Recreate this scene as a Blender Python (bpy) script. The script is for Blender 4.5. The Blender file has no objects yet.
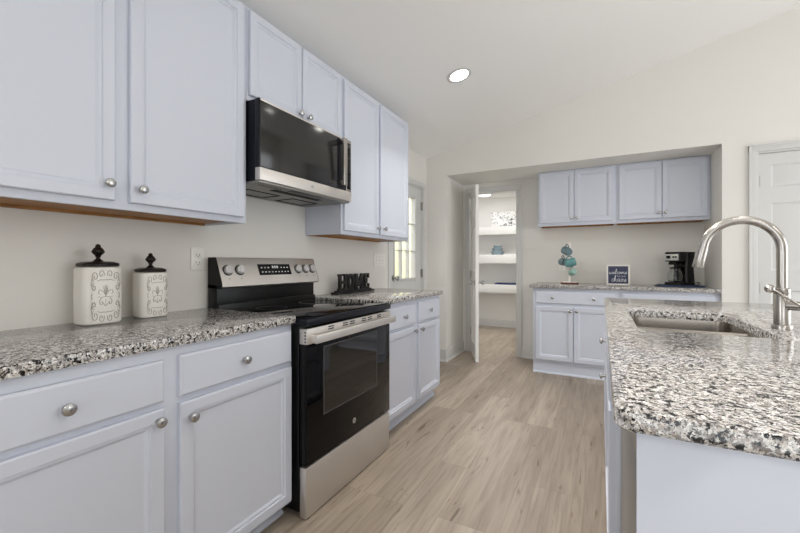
import bpy, bmesh, math, random
from mathutils import Vector, Matrix
R = math.radians
SC = bpy.context.scene
COL = SC.collection

# ---------------------------------------------------------------- camera, world, lights, exposure
cam = bpy.data.cameras.new('camera')
cam.sensor_width = 36.0
cam.lens = 376.7 / 800 * 36
cam.shift_y = -3.3 / 800
cam.clip_start = 0.02
co = bpy.data.objects.new('camera', cam)
co.location = (1.848, 0.0, 1.15)
co.rotation_euler = (R(90), 0, 0.489)
COL.objects.link(co)
SC.camera = co

w = bpy.data.worlds.new('daylight')
SC.world = w
w.use_nodes = True
bg = w.node_tree.nodes['Background']
bg.inputs['Color'].default_value = (0.93, 0.965, 1.0, 1)
bg.inputs['Strength'].default_value = 1.9

SC.view_settings.view_transform = 'Standard'
SC.view_settings.look = 'None'
SC.view_settings.gamma = 1
SC.view_settings.use_curve_mapping = False
SC.view_settings.exposure = 0.44
SC.cycles.max_bounces = 10
SC.cycles.diffuse_bounces = 6
SC.cycles.glossy_bounces = 5
SC.cycles.sample_clamp_indirect = 6


def area_light(name, loc, rot, sx, sy, power, color=(1, 1, 1), shape='RECTANGLE'):
    l = bpy.data.lights.new(name, 'AREA')
    l.shape = shape
    l.size = sx
    l.size_y = sy
    l.energy = power
    l.color = color
    o = bpy.data.objects.new(name, l)
    o.location = loc
    o.rotation_euler = rot
    COL.objects.link(o)
    return o


# area lamps added as daylight fill in unseen openings behind, right and left
area_light('fill_daylight_rear', (2.55, -3.02, 1.05), (R(90), 0, 0), 1.8, 2.0, 3, (0.95, 0.97, 1.0))
area_light('fill_daylight_right', (5.22, 2.3, 1.1), (R(90), 0, R(90)), 2.6, 1.9, 15, (0.95, 0.97, 1.0))
area_light('fill_daylight_left', (-0.03, -1.4, 1.5), (R(90), 0, R(-90)), 1.6, 1.3, 8, (0.95, 0.97, 1.0))
sun = bpy.data.lights.new('sun', 'SUN')
sun.energy = 2.2
sun.angle = R(1)
so = bpy.data.objects.new('sun', sun)
so.rotation_euler = (0, R(25), 0)
COL.objects.link(so)


# ---------------------------------------------------------------- materials
def lin(r, g, b):
    f = lambda c: (c / 255 / 12.92) if c / 255 <= 0.04045 else ((c / 255 + 0.055) / 1.055) ** 2.4
    return (f(r), f(g), f(b), 1)


def mat(name, col, rough=0.5, metal=0.0, bump=0.0, bscale=200, var=0.0, vscale=6, **kw):
    m = bpy.data.materials.new(name)
    m.use_nodes = True
    nt = m.node_tree
    N, L = nt.nodes, nt.links
    p = N['Principled BSDF']
    p.inputs['Base Color'].default_value = col
    p.inputs['Roughness'].default_value = rough
    p.inputs['Metallic'].default_value = metal
    for k, v in kw.items():
        p.inputs[k.replace('_', ' ')].default_value = v
    if bump or var:
        g = N.new('ShaderNodeNewGeometry')
    if var:
        n = N.new('ShaderNodeTexNoise')
        n.inputs['Scale'].default_value = vscale
        n.inputs['Detail'].default_value = 3
        L.new(g.outputs['Position'], n.inputs['Vector'])
        r = N.new('ShaderNodeValToRGB')
        r.color_ramp.elements[0].position = 0.3
        r.color_ramp.elements[1].position = 0.7
        r.color_ramp.elements[0].color = tuple(c * (1 - var) for c in col[:3]) + (1,)
        r.color_ramp.elements[1].color = tuple(min(1, c * (1 + var)) for c in col[:3]) + (1,)
        L.new(n.outputs['Fac'], r.inputs['Fac'])
        L.new(r.outputs['Color'], p.inputs['Base Color'])
    if bump:
        n2 = N.new('ShaderNodeTexNoise')
        n2.inputs['Scale'].default_value = bscale
        n2.inputs['Detail'].default_value = 2
        L.new(g.outputs['Position'], n2.inputs['Vector'])
        b = N.new('ShaderNodeBump')
        b.inputs['Strength'].default_value = bump
        b.inputs['Distance'].default_value = 0.002
        L.new(n2.outputs['Fac'], b.inputs['Height'])
        L.new(b.outputs['Normal'], p.inputs['Normal'])
    return m


def emit(name, col, s):
    m = bpy.data.materials.new(name)
    m.use_nodes = True
    p = m.node_tree.nodes['Principled BSDF']
    p.inputs['Base Color'].default_value = col
    p.inputs['Emission Color'].default_value = col
    p.inputs['Emission Strength'].default_value = s
    return m


def granite_mat():
    m = bpy.data.materials.new('granite')
    m.use_nodes = True
    nt = m.node_tree
    N, L = nt.nodes, nt.links
    p = N['Principled BSDF']
    g = N.new('ShaderNodeNewGeometry')
    nz = N.new('ShaderNodeTexNoise')
    nz.inputs['Scale'].default_value = 150
    nz.inputs['Detail'].default_value = 2
    L.new(g.outputs['Position'], nz.inputs['Vector'])
    mx = N.new('ShaderNodeMixRGB')
    mx.blend_type = 'LINEAR_LIGHT'
    mx.inputs['Fac'].default_value = 0.006
    L.new(g.outputs['Position'], mx.inputs['Color1'])
    L.new(nz.outputs['Color'], mx.inputs['Color2'])

    def ramp(src, sock, stops, interp):
        r = N.new('ShaderNodeValToRGB')
        r.color_ramp.interpolation = interp
        e = r.color_ramp.elements
        e[0].position, e[0].color = stops[0]
        e[1].position, e[1].color = stops[1]
        for q, c in stops[2:]:
            k = e.new(q)
            k.color = c
        L.new(src.outputs[sock], r.inputs['Fac'])
        return r

    def cells(scale, stops):
        v = N.new('ShaderNodeTexVoronoi')
        v.inputs['Scale'].default_value = scale
        L.new(mx.outputs['Color'], v.inputs['Vector'])
        sp = N.new('ShaderNodeSeparateColor')
        L.new(v.outputs['Color'], sp.inputs['Color'])
        return ramp(sp, 0, stops, 'CONSTANT')

    def mix(f, a, b):
        x = N.new('ShaderNodeMixRGB')
        if isinstance(f, float):
            x.inputs['Fac'].default_value = f
        else:
            L.new(f.outputs['Color'], x.inputs['Fac'])
        for k, q in (('Color1', a), ('Color2', b)):
            if isinstance(q, tuple):
                x.inputs[k].default_value = q
            else:
                L.new(q.outputs['Color'], x.inputs[k])
        return x

    def blot(scale, lo, hi, off):
        mp = N.new('ShaderNodeMapping')
        mp.inputs['Location'].default_value = (off, off * 2, off * 3)
        L.new(g.outputs['Position'], mp.inputs['Vector'])
        n = N.new('ShaderNodeTexNoise')
        n.inputs['Scale'].default_value = scale
        n.inputs['Detail'].default_value = 3
        n.inputs['Roughness'].default_value = 0.6
        L.new(mp.outputs['Vector'], n.inputs['Vector'])
        return ramp(n, 'Fac', [(lo, (0, 0, 0, 1)), (hi, (1, 1, 1, 1))], 'LINEAR')
    base = cells(260, [(0, lin(112, 108, 106)), (0.2, lin(150, 147, 144)), (0.40, lin(200, 198, 195)), (0.62, lin(238, 237, 234)), (0.92, lin(176, 165, 155))])
    c = mix(0.4, base, cells(120, [(0, lin(96, 93, 92)), (0.25, lin(166, 163, 160)), (0.5, lin(228, 226, 223)), (0.88, lin(176, 164, 152))]))
    c = mix(blot(85, 0.58, 0.62, 5.1), c, lin(118, 111, 106))
    c = mix(blot(105, 0.56, 0.578, 1.7), c, lin(14, 13, 14))
    c = mix(blot(210, 0.60, 0.625, 9.3), c, lin(24, 23, 24))
    L.new(c.outputs['Color'], p.inputs['Base Color'])
    p.inputs['Roughness'].default_value = 0.09
    p.inputs['IOR'].default_value = 1.5
    return m


def floor_mat():
    m = bpy.data.materials.new('vinyl_plank_floor')
    m.use_nodes = True
    nt = m.node_tree
    N, L = nt.nodes, nt.links
    p = N['Principled BSDF']
    g = N.new('ShaderNodeNewGeometry')
    mp = N.new('ShaderNodeMapping')
    mp.inputs['Rotation'].default_value = (0, 0, R(90))
    mp.inputs['Location'].default_value = (0.37, 0.05, 0)
    L.new(g.outputs['Position'], mp.inputs['Vector'])

    def brick(c1, c2, mortar, ms):
        b = N.new('ShaderNodeTexBrick')
        b.inputs['Scale'].default_value = 1
        b.inputs['Brick Width'].default_value = 1.22
        b.inputs['Row Height'].default_value = 0.178
        b.inputs['Mortar Size'].default_value = ms
        b.inputs['Mortar Smooth'].default_value = 0.3
        b.inputs['Bias'].default_value = 0
        b.offset = 0.37
        b.offset_frequency = 3
        b.inputs['Color1'].default_value = c1
        b.inputs['Color2'].default_value = c2
        b.inputs['Mortar'].default_value = mortar
        L.new(mp.outputs['Vector'], b.inputs['Vector'])
        return b
    br = brick(lin(172, 160, 146), lin(148, 136, 122), lin(132, 119, 105), 0.001)
    # per-plank shift of the grain
    rnd = brick((0, 0, 0, 1), (1, 1, 1, 1), (0.5, 0.5, 0.5, 1), 0)
    vm = N.new('ShaderNodeVectorMath')
    vm.operation = 'MULTIPLY_ADD'
    vm.inputs[1].default_value = (7.3, 3.1, 0)
    L.new(rnd.outputs['Color'], vm.inputs[0])
    L.new(g.outputs['Position'], vm.inputs[2])

    def noise(sx, sy, scale, detail, dist=0.0):
        mm = N.new('ShaderNodeMapping')
        mm.inputs['Scale'].default_value = (sx, sy, 1)
        L.new(vm.outputs['Vector'], mm.inputs['Vector'])
        n = N.new('ShaderNodeTexNoise')
        n.inputs['Scale'].default_value = scale
        n.inputs['Detail'].default_value = detail
        n.inputs['Distortion'].default_value = dist
        L.new(mm.outputs['Vector'], n.inputs['Vector'])
        return n

    def ramp(src, stops):
        r = N.new('ShaderNodeValToRGB')
        e = r.color_ramp.elements
        e[0].position, e[0].color = stops[0]
        e[1].position, e[1].color = stops[-1]
        for q, c in stops[1:-1]:
            k = e.new(q)
            k.color = c
        L.new(src.outputs['Fac'], r.inputs['Fac'])
        return r

    def mul(a, b, f):
        x = N.new('ShaderNodeMixRGB')
        x.blend_type = 'MULTIPLY'
        x.inputs['Fac'].default_value = f
        L.new(a.outputs['Color'], x.inputs['Color1'])
        L.new(b.outputs['Color'], x.inputs['Color2'])
        return x
    grain = ramp(noise(26, 1.3, 2.2, 6, 0.6), [(0.3, (0.66, 0.64, 0.62, 1)), (0.5, (0.95, 0.95, 0.95, 1)), (0.7, (1.12, 1.1, 1.08, 1))])
    broad = ramp(noise(7, 0.7, 1.6, 3, 0.8), [(0.3, (0.8, 0.78, 0.76, 1)), (0.7, (1.14, 1.13, 1.12, 1))])
    knots = ramp(noise(10, 1.3, 2.0, 4, 2.2), [(0.29, (0.42, 0.37, 0.33, 1)), (0.36, (1, 1, 1, 1)), (1, (1, 1, 1, 1))])
    c = mul(mul(mul(br, grain, 0.75), broad, 0.9), knots, 0.8)
    L.new(c.outputs['Color'], p.inputs['Base Color'])
    p.inputs['Roughness'].default_value = 0.42
    b = N.new('ShaderNodeBump')
    b.inputs['Strength'].default_value = 0.15
    b.inputs['Distance'].default_value = 0.001
    L.new(br.outputs['Fac'], b.inputs['Height'])
    b.invert = True
    L.new(b.outputs['Normal'], p.inputs['Normal'])
    return m


def brushed(name, col, rough, stretch=(2, 2, 160)):
    m = mat(name, col, rough, 1.0)
    nt = m.node_tree
    N, L = nt.nodes, nt.links
    g = N.new('ShaderNodeNewGeometry')
    mp = N.new('ShaderNodeMapping')
    mp.inputs['Scale'].default_value = stretch
    n = N.new('ShaderNodeTexNoise')
    n.inputs['Scale'].default_value = 4
    n.inputs['Detail'].default_value = 3
    L.new(g.outputs['Position'], mp.inputs['Vector'])
    L.new(mp.outputs['Vector'], n.inputs['Vector'])
    r = N.new('ShaderNodeMapRange')
    r.inputs['To Min'].default_value = rough * 0.8
    r.inputs['To Max'].default_value = rough * 1.25
    L.new(n.outputs['Fac'], r.inputs['Value'])
    L.new(r.outputs['Result'], N['Principled BSDF'].inputs['Roughness'])
    return m


def wood_mat(name, c1, c2, sc=(1, 14, 14)):
    m = mat(name, c1, 0.5)
    nt = m.node_tree
    N, L = nt.nodes, nt.links
    g = N.new('ShaderNodeNewGeometry')
    mp = N.new('ShaderNodeMapping')
    mp.inputs['Scale'].default_value = sc
    n = N.new('ShaderNodeTexNoise')
    n.inputs['Scale'].default_value = 5
    n.inputs['Detail'].default_value = 4
    n.inputs['Distortion'].default_value = 0.8
    r = N.new('ShaderNodeValToRGB')
    r.color_ramp.elements[0].color = c1
    r.color_ramp.elements[1].color = c2
    r.color_ramp.elements[0].position = 0.35
    r.color_ramp.elements[1].position = 0.65
    L.new(g.outputs['Position'], mp.inputs['Vector'])
    L.new(mp.outputs['Vector'], n.inputs['Vector'])
    L.new(n.outputs['Fac'], r.inputs['Fac'])
    L.new(r.outputs['Color'], N['Principled BSDF'].inputs['Base Color'])
    return m


def floral_mat():
    m = mat('floral_print', lin(240, 240, 240), 0.7)
    nt = m.node_tree
    N, L = nt.nodes, nt.links
    g = N.new('ShaderNodeNewGeometry')
    n = N.new('ShaderNodeTexNoise')
    n.inputs['Scale'].default_value = 17
    n.inputs['Detail'].default_value = 4
    n.inputs['Distortion'].default_value = 1.5
    r = N.new('ShaderNodeValToRGB')
    e = r.color_ramp.elements
    e[0].position, e[0].color = 0.36, lin(96, 98, 100)
    e[1].position, e[1].color = 0.5, lin(240, 240, 240)
    k = e.new(0.43)
    k.color = lin(205, 206, 206)
    L.new(g.outputs['Position'], n.inputs['Vector'])
    L.new(n.outputs['Fac'], r.inputs['Fac'])
    L.new(r.outputs['Color'], N['Principled BSDF'].inputs['Base Color'])
    return m


def pane_mat():
    m = bpy.data.materials.new('window_glass')
    m.use_nodes = True
    N, L = m.node_tree.nodes, m.node_tree.links
    N.remove(N['Principled BSDF'])
    t = N.new('ShaderNodeBsdfTransparent')
    g = N.new('ShaderNodeBsdfGlossy')
    g.inputs['Roughness'].default_value = 0.02
    x = N.new('ShaderNodeMixShader')
    x.inputs['Fac'].default_value = 0.06
    L.new(t.outputs[0], x.inputs[1])
    L.new(g.outputs[0], x.inputs[2])
    L.new(x.outputs[0], N['Material Output'].inputs['Surface'])
    return m


M = dict(
    wall=mat('wall_paint', lin(226, 224, 219), 0.85, bump=0.08, bscale=160),
    ceil=mat('ceiling_paint', lin(240, 240, 239), 0.9, bump=0.1, bscale=120),
    trim=mat('trim_paint', lin(208, 208, 206), 0.45),
    pantrywall=mat('pantry_paint', lin(232, 231, 229), 0.85),
    cab=mat('cabinet_paint', lin(206, 211, 223), 0.38),
    pantrydoor_lifted=mat('pantry_door_lightened', lin(240, 239, 236), 0.45),  # trim white lightened in colour to stand in for light missing on the leaf
    granite=granite_mat(),
    floor=floor_mat(),
    pine=wood_mat('cabinet_plywood', lin(176, 124, 62), lin(138, 90, 40), (9, 1.2, 9)),
    nickel=mat('satin_nickel', lin(184, 184, 184), 0.26, 1.0),
    steel=brushed('brushed_steel', lin(218, 214, 209), 0.5),
    steelv=brushed('brushed_steel_upright', lin(180, 176, 171), 0.24, (160, 160, 2)),
    sinksteel=mat('sink_steel', lin(160, 154, 146), 0.24, 1.0),
    greysteel=mat('grey_metal', lin(150, 148, 144), 0.45, 0.8),
    black=mat('black_enamel', lin(6, 6, 7), 0.3, Specular_IOR_Level=0.25),
    navyblack=mat('dark_blue_black_enamel', lin(11, 13, 24), 0.3, Specular_IOR_Level=0.3),
    glass=mat('black_glass', lin(2, 2, 3), 0.03, IOR=1.3),
    winglass=mat('oven_window_glass', lin(10, 7, 5), 0.04, IOR=1.65),
    mwglass=mat('microwave_door_glass', lin(26, 25, 24), 0.16, IOR=1.55),
    grey=mat('dark_grey_plastic', lin(70, 70, 72), 0.5),
    silver=mat('silver_plastic', lin(208, 208, 210), 0.3, 0.8),
    white=mat('white_plastic', lin(236, 235, 230), 0.35),
    marks=mat('white_marks', lin(225, 228, 230), 0.5),
    slot=mat('black_slot', lin(8, 8, 8), 0.8),
    can=mat('ivory_ceramic', lin(234, 231, 225), 0.35),
    relief=mat('antiqued_relief', lin(168, 162, 153), 0.6),
    bronze=mat('dark_bronze', lin(38, 32, 30), 0.32, 0.5),
    blackwood=mat('black_painted_wood', lin(14, 13, 13), 0.45),
    teal=mat('teal_glaze', lin(96, 146, 147), 0.22, var=0.12, vscale=40),
    bluegrey=mat('blue_grey_glaze', lin(104, 126, 134), 0.22, var=0.12, vscale=40),
    taupe=mat('taupe_glaze', lin(140, 124, 104), 0.3),
    seafoam=mat('seafoam_glaze', lin(150, 184, 174), 0.25, var=0.15, vscale=50),
    white2=mat('white_painted_wood', lin(236, 232, 226), 0.5),
    redwood=wood_mat('reddish_wood', lin(112, 50, 36), lin(76, 34, 26)),
    navy=mat('navy_board', lin(58, 62, 88), 0.7),
    coffee=mat('black_coffee_machine', lin(6, 6, 7), 0.22, Specular_IOR_Level=0.3),
    dwsteel=mat('dishwasher_steel', lin(158, 156, 153), 0.42, 0.6),
    mat_blue=mat('blue_woven_fabric', lin(52, 66, 96), 0.9, bump=0.5, bscale=500, var=0.3, vscale=140),
    carafe=mat('carafe_glass', (0.9, 0.92, 0.92, 1), 0.02, Transmission_Weight=1.0),
    pane=pane_mat(),
    dish=mat('blue_grey_dishes', lin(138, 157, 166), 0.3),
    cobalt=mat('dark_blue_tray', lin(36, 56, 110), 0.4),
    floral=floral_mat(),
    siding=mat('pale_yellow_siding', lin(240, 233, 186), 0.7),
    brass=mat('hinge_metal', lin(150, 148, 142), 0.35, 1.0),
    globe=emit('fill_globe_glow', (1, 0.97, 0.93, 1), 5),  # glow of the added pendants, here and in the next two
    fill_globe_bright=emit('fill_globe_bright_glow', (1, 0.97, 0.93, 1), 26),
    fill_globe_soft=emit('fill_globe_soft_glow', (1, 0.97, 0.93, 1), 32),
    lampsoft=emit('soft_lamp_glow', (1, 0.98, 0.95, 1), 5),
    lamp=emit('lamp_glow', (1, 0.97, 0.92, 1), 14),
    concrete=mat('patio_concrete', lin(186, 182, 174), 0.9, var=0.08),
)

# ---------------------------------------------------------------- mesh helpers
ORG = {}


class MB:
    def __init__(self):
        self.bm = bmesh.new()

    def _merge(self, t):
        me = bpy.data.meshes.new('tmp')
        t.to_mesh(me)
        t.free()
        self.bm.from_mesh(me)
        bpy.data.meshes.remove(me)

    def box(self, x0, x1, y0, y1, z0, z1, bev=0.0, seg=2):
        t = bmesh.new()
        v = [t.verts.new((x, y, z)) for x in (x0, x1) for y in (y0, y1) for z in (z0, z1)]
        for f in ((0, 1, 3, 2), (4, 6, 7, 5), (0, 4, 5, 1), (2, 3, 7, 6), (0, 2, 6, 4), (1, 5, 7, 3)):
            t.faces.new([v[i] for i in f])
        if bev:
            bmesh.ops.bevel(t, geom=t.edges[:], offset=bev, segments=seg, profile=0.5, affect='EDGES')
        bmesh.ops.recalc_face_normals(t, faces=t.faces[:])
        self._merge(t)
        return self

    def prism(self, pts, axis, a0, a1, bev=0.0, xf=None):
        """polygon pts in the two axes other than `axis` (cyclic x->yz, y->xz, z->xy), extruded a0..a1"""
        t = bmesh.new()

        def P(p, a):
            return {'x': (a, p[0], p[1]), 'y': (p[0], a, p[1]), 'z': (p[0], p[1], a)}[axis]
        A = [t.verts.new(P(p, a0)) for p in pts]
        B = [t.verts.new(P(p, a1)) for p in pts]
        n = len(pts)
        t.faces.new(A)
        t.faces.new(B[::-1])
        for i in range(n):
            t.faces.new((A[i], B[i], B[(i + 1) % n], A[(i + 1) % n]))
        bmesh.ops.recalc_face_normals(t, faces=t.faces[:])
        if bev:
            bmesh.ops.bevel(t, geom=t.edges[:], offset=bev, segments=2, profile=0.5, affect='EDGES')
        if xf:
            bmesh.ops.transform(t, matrix=xf, verts=t.verts[:])
        self._merge(t)
        return self

    def ring(self, outer, inner, axis, a0, a1):
        """extruded outline with a hole: outer and inner have the same number of points"""
        t = bmesh.new()

        def P(p, a):
            return {'x': (a, p[0], p[1]), 'y': (p[0], a, p[1]), 'z': (p[0], p[1], a)}[axis]
        n = len(outer)
        oa = [t.verts.new(P(p, a0)) for p in outer]
        ob = [t.verts.new(P(p, a1)) for p in outer]
        ia = [t.verts.new(P(p, a0)) for p in inner]
        ib = [t.verts.new(P(p, a1)) for p in inner]
        for i in range(n):
            j = (i + 1) % n
            for q in ((oa[i], oa[j], ia[j], ia[i]), (ob[i], ib[i], ib[j], ob[j]), (oa[i], ob[i], ob[j], oa[j]), (ia[i], ia[j], ib[j], ib[i])):
                t.faces.new(q)
        bmesh.ops.recalc_face_normals(t, faces=t.faces[:])
        self._merge(t)
        return self

    def tube(self, path, r, n=12, closed=False):
        path = [Vector(p) for p in path]
        rs = r if isinstance(r, (list, tuple)) else [r] * len(path)
        m = len(path)
        rings = []
        up = None
        for i, p in enumerate(path):
            a = path[(i - 1) % m] if (closed or i > 0) else p
            b = path[(i + 1) % m] if (closed or i < m - 1) else p
            d = (b - a).normalized()
            if up is None:
                up = Vector((0, 0, 1)) if abs(d.z) < 0.9 else Vector((1, 0, 0))
            u = (up - d * up.dot(d))
            if u.length < 1e-6:
                u = d.orthogonal()
            u.normalize()
            up = u
            v = d.cross(u)
            rings.append([self.bm.verts.new(p + (u * math.cos(2 * math.pi * k / n) + v * math.sin(2 * math.pi * k / n)) * rs[i]) for k in range(n)])
        for i in range(m if closed else m - 1):
            A, B = rings[i], rings[(i + 1) % m]
            for k in range(n):
                self.bm.faces.new((A[k], A[(k + 1) % n], B[(k + 1) % n], B[k]))
        if not closed:
            self.bm.faces.new(rings[0][::-1])
            self.bm.faces.new(rings[-1])
        return self

    def lathe(self, prof, origin, axis=(0, 0, 1), n=24, sx=1.0, sy=1.0):
        """prof: [(radius, height)] along axis"""
        ax = Vector(axis).normalized()
        q = Vector((0, 0, 1)).rotation_difference(ax)
        o = Vector(origin)
        rings = []
        for r, h in prof:
            if r < 1e-6:
                rings.append([self.bm.verts.new(o + q @ Vector((0, 0, h)))])
            else:
                rings.append([self.bm.verts.new(o + q @ Vector((r * sx * math.cos(2 * math.pi * k / n), r * sy * math.sin(2 * math.pi * k / n), h))) for k in range(n)])
        for A, B in zip(rings, rings[1:]):
            for k in range(n):
                j = (k + 1) % n
                if len(A) == 1 and len(B) == 1:
                    continue
                if len(A) == 1:
                    self.bm.faces.new((A[0], B[j], B[k]))
                elif len(B) == 1:
                    self.bm.faces.new((A[k], A[j], B[0]))
                else:
                    self.bm.faces.new((A[k], A[j], B[j], B[k]))
        if len(rings[0]) > 1:
            self.bm.faces.new(rings[0][::-1])
        if len(rings[-1]) > 1:
            self.bm.faces.new(rings[-1])
        return self

    def panel(self, x0, x1, z0, z1, y, loops):
        """front (facing -y) built from concentric rectangles; loops [(inset, y offset)], last one is filled"""
        prev = None
        for ins, d in loops:
            c = [self.bm.verts.new(p) for p in ((x0 + ins, y + d, z0 + ins), (x1 - ins, y + d, z0 + ins), (x1 - ins, y + d, z1 - ins), (x0 + ins, y + d, z1 - ins))]
            if prev is None:
                self.bm.faces.new(c[::-1])
            else:
                for k in range(4):
                    self.bm.faces.new((prev[k], prev[(k + 1) % 4], c[(k + 1) % 4], c[k]))
            prev = c
        self.bm.faces.new(prev)
        return self

    def strip(self, loops, cap0=True, cap1=True):
        """skin between equal-length closed loops of 3-D points"""
        rs = [[self.bm.verts.new(p) for p in l] for l in loops]
        for A, B in zip(rs, rs[1:]):
            for k in range(len(A)):
                j = (k + 1) % len(A)
                self.bm.faces.new((A[k], A[j], B[j], B[k]))
        if cap0:
            self.bm.faces.new(rs[0][::-1])
        if cap1:
            self.bm.faces.new(rs[-1])
        return self

    def build(self, name, material, parent=None, angle=32):
        me = bpy.data.meshes.new(name)
        bmesh.ops.recalc_face_normals(self.bm, faces=self.bm.faces[:])
        if parent is not None:
            o = ORG.get(parent.name, Vector((0, 0, 0)))
            bmesh.ops.translate(self.bm, vec=-o, verts=self.bm.verts[:])
        self.bm.to_mesh(me)
        self.bm.free()
        me.shade_smooth()
        me.set_sharp_from_angle(angle=R(angle))
        ob = bpy.data.objects.new(name, me)
        COL.objects.link(ob)
        me.materials.append(M[material] if isinstance(material, str) else material)
        if parent is not None:
            ob.parent = parent
            ORG[ob.name] = o
        return ob


def tag(o, label=None, cat=None, group=None, kind=None):
    if label:
        o['label'] = label
    if cat:
        o['category'] = cat
    if group:
        o['group'] = group
    if kind:
        o['kind'] = kind
    return o


def thing(name, label, cat, loc=(0, 0, 0), rot=0.0, group=None, local=True, kind=None):
    o = bpy.data.objects.new(name, None)
    o.empty_display_size = 0.1
    o.location = loc
    o.rotation_euler = (0, 0, rot)
    COL.objects.link(o)
    ORG[o.name] = Vector((0, 0, 0)) if local else Vector(loc)
    return tag(o, label, cat, group, kind)


def copy_tree(o, parent=None):
    c = o.copy()
    COL.objects.link(c)
    if parent is not None:
        c.parent = parent
    for ch in list(o.children):
        copy_tree(ch, c)
    return c


def struct(name, mb, material, parent=None):
    o = mb.build(name, material, parent)
    if parent is None:
        o['kind'] = 'structure'
    return o


def text_obj(body, size, name, material, parent, matrix, extrude=0.0004, spacing=1.0):
    cu = bpy.data.curves.new('txt', 'FONT')
    cu.body = body
    cu.size = size
    cu.extrude = extrude
    cu.align_x = 'CENTER'
    cu.align_y = 'CENTER'
    cu.space_character = spacing
    t = bpy.data.objects.new('txt', cu)
    COL.objects.link(t)
    dg = bpy.context.evaluated_depsgraph_get()
    me = bpy.data.meshes.new_from_object(t.evaluated_get(dg))
    bpy.data.objects.remove(t)
    bpy.data.curves.remove(cu)
    me.transform(matrix)
    me.name = name
    me.materials.clear()
    me.materials.append(M[material])
    o = bpy.data.objects.new(name, me)
    COL.objects.link(o)
    o.parent = parent
    return o


# ================================================================ SETTING
CS = 0.2448                                   # slope of the ceiling
cz = lambda x: 2.404 + CS * x
YW, YN = 4.148, 4.76                          # back wall, back of the alcove
XL, XR, ZS = 0.25, 2.768, 2.175               # alcove
RX, RY0 = 5.2, -3.0                           # right wall, rear wall

struct('floor', MB().box(-0.9, RX + 0.1, RY0 - 0.1, 7.0, -0.1, 0.0), 'floor')
m = MB()
m.prism([(-0.12, cz(-0.12)), (RX + 0.12, cz(RX + 0.12)), (RX + 0.12, cz(RX + 0.12) + 0.12), (-0.12, cz(-0.12) + 0.12)], 'y', RY0 - 0.1, YW + 0.12)
struct('ceiling', m, 'ceil')

# left wall with the door opening
DY0, DY1, DZ = 3.262, 4.03, 2.025
m = MB()
m.box(-0.12, 0, RY0, -2.2, 0, cz(0) + 0.02)
m.box(-0.12, 0, -0.6, DY0, 0, cz(0) + 0.02)
m.box(-0.12, 0, -2.2, -0.6, 0, 0.85)  # below an unseen opening added for light from the left
m.box(-0.12, 0, -2.2, -0.6, 2.15, cz(0) + 0.02)
m.box(-0.12, 0, DY1, YW, 0, cz(0) + 0.02)
m.box(-0.12, 0, DY0, DY1, DZ, cz(0) + 0.02)
struct('wall_left', m, 'wall')

# back wall: pier, header over the alcove, right part with the door opening
PX0, PX1, PZ = 2.994, 3.76, 2.07
m = MB()
m.prism([(-0.12, 0), (XL, 0), (XL, cz(XL) + 0.02), (-0.12, cz(-0.12) + 0.02)], 'y', YW, YN + 0.12)
m.prism([(XL, ZS), (XR, ZS), (XR, cz(XR) + 0.02), (XL, cz(XL) + 0.02)], 'y', YW, YN + 0.12)
m.prism([(XR, 0), (PX0, 0), (PX0, cz(PX0) + 0.02), (XR, cz(XR) + 0.02)], 'y', YW, YN + 0.12)
m.prism([(PX0, PZ), (PX1, PZ), (PX1, cz(PX1) + 0.02), (PX0, cz(PX0) + 0.02)], 'y', YW, YW + 0.12)
m.prism([(PX1, 0), (RX + 0.12, 0), (RX + 0.12, cz(RX) + 0.04), (PX1, cz(PX1) + 0.02)], 'y', YW, YW + 0.12)
struct('wall_back', m, 'wall')
# wall at the back of the alcove, with the pantry doorway
QX0, QX1, QZ = 0.352, 0.946, 2.058
m = MB()
m.box(XL, QX0, YN, YN + 0.12, 0, ZS)
m.box(QX1, XR, YN, YN + 0.12, 0, ZS)
m.box(QX0, QX1, YN, YN + 0.12, QZ, ZS)
struct('wall_alcove', m, 'wall')

# pantry
PY1, PXL, PXR, PCZ = 6.88, -0.42, 1.45, 2.33
struct('wall_pantry_far', MB().box(PXL, PXR, PY1, PY1 + 0.1, 0, PCZ), 'pantrywall')
struct('wall_pantry_left', MB().box(PXL - 0.1, PXL, YN + 0.12, PY1 + 0.1, 0, PCZ), 'pantrywall')
struct('wall_pantry_right', MB().box(PXR, PXR + 0.1, YN + 0.12, PY1 + 0.1, 0, PCZ), 'pantrywall')
struct('ceiling_pantry', MB().box(PXL - 0.1, PXR + 0.1, YN + 0.12, PY1 + 0.1, PCZ, PCZ + 0.1), 'pantrywall')
m = MB()
m.prism([(PY1, 0), (PY1, 0.13), (PY1 - 0.008, 0.13), (PY1 - 0.014, 0.118), (PY1 - 0.014, 0.02), (PY1 - 0.026, 0.015), (PY1 - 0.028, 0)], 'x', PXL, PXR)
struct('baseboard_pantry', m, 'trim')

# walls behind the camera and to the right, with openings added to let light in
m = MB()
m.box(-0.12, 1.6, RY0 - 0.12, RY0, 0, cz(1.6) + 0.05)
m.box(3.5, RX + 0.12, RY0 - 0.12, RY0, 0, cz(RX))
m.prism([(1.6, 2.1), (3.5, 2.1), (3.5, cz(3.5) + 0.05), (1.6, cz(1.6) + 0.05)], 'y', RY0 - 0.12, RY0)
struct('wall_rear', m, 'wall')
m = MB()
m.box(RX, RX + 0.12, RY0, 0.9, 0, cz(RX) + 0.02)
m.box(RX, RX + 0.12, 3.7, YW, 0, cz(RX) + 0.02)
m.box(RX, RX + 0.12, 0.9, 3.7, 2.1, cz(RX) + 0.02)
struct('wall_right', m, 'wall')


def base_x(name, x0, x1, y):                 # baseboard on a wall facing -y
    struct(name, MB().prism([(y, 0), (y, 0.135), (y - 0.008, 0.135), (y - 0.014, 0.122), (y - 0.014, 0.02), (y - 0.026, 0.015), (y - 0.028, 0)], 'x', x0, x1), 'trim')


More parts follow.
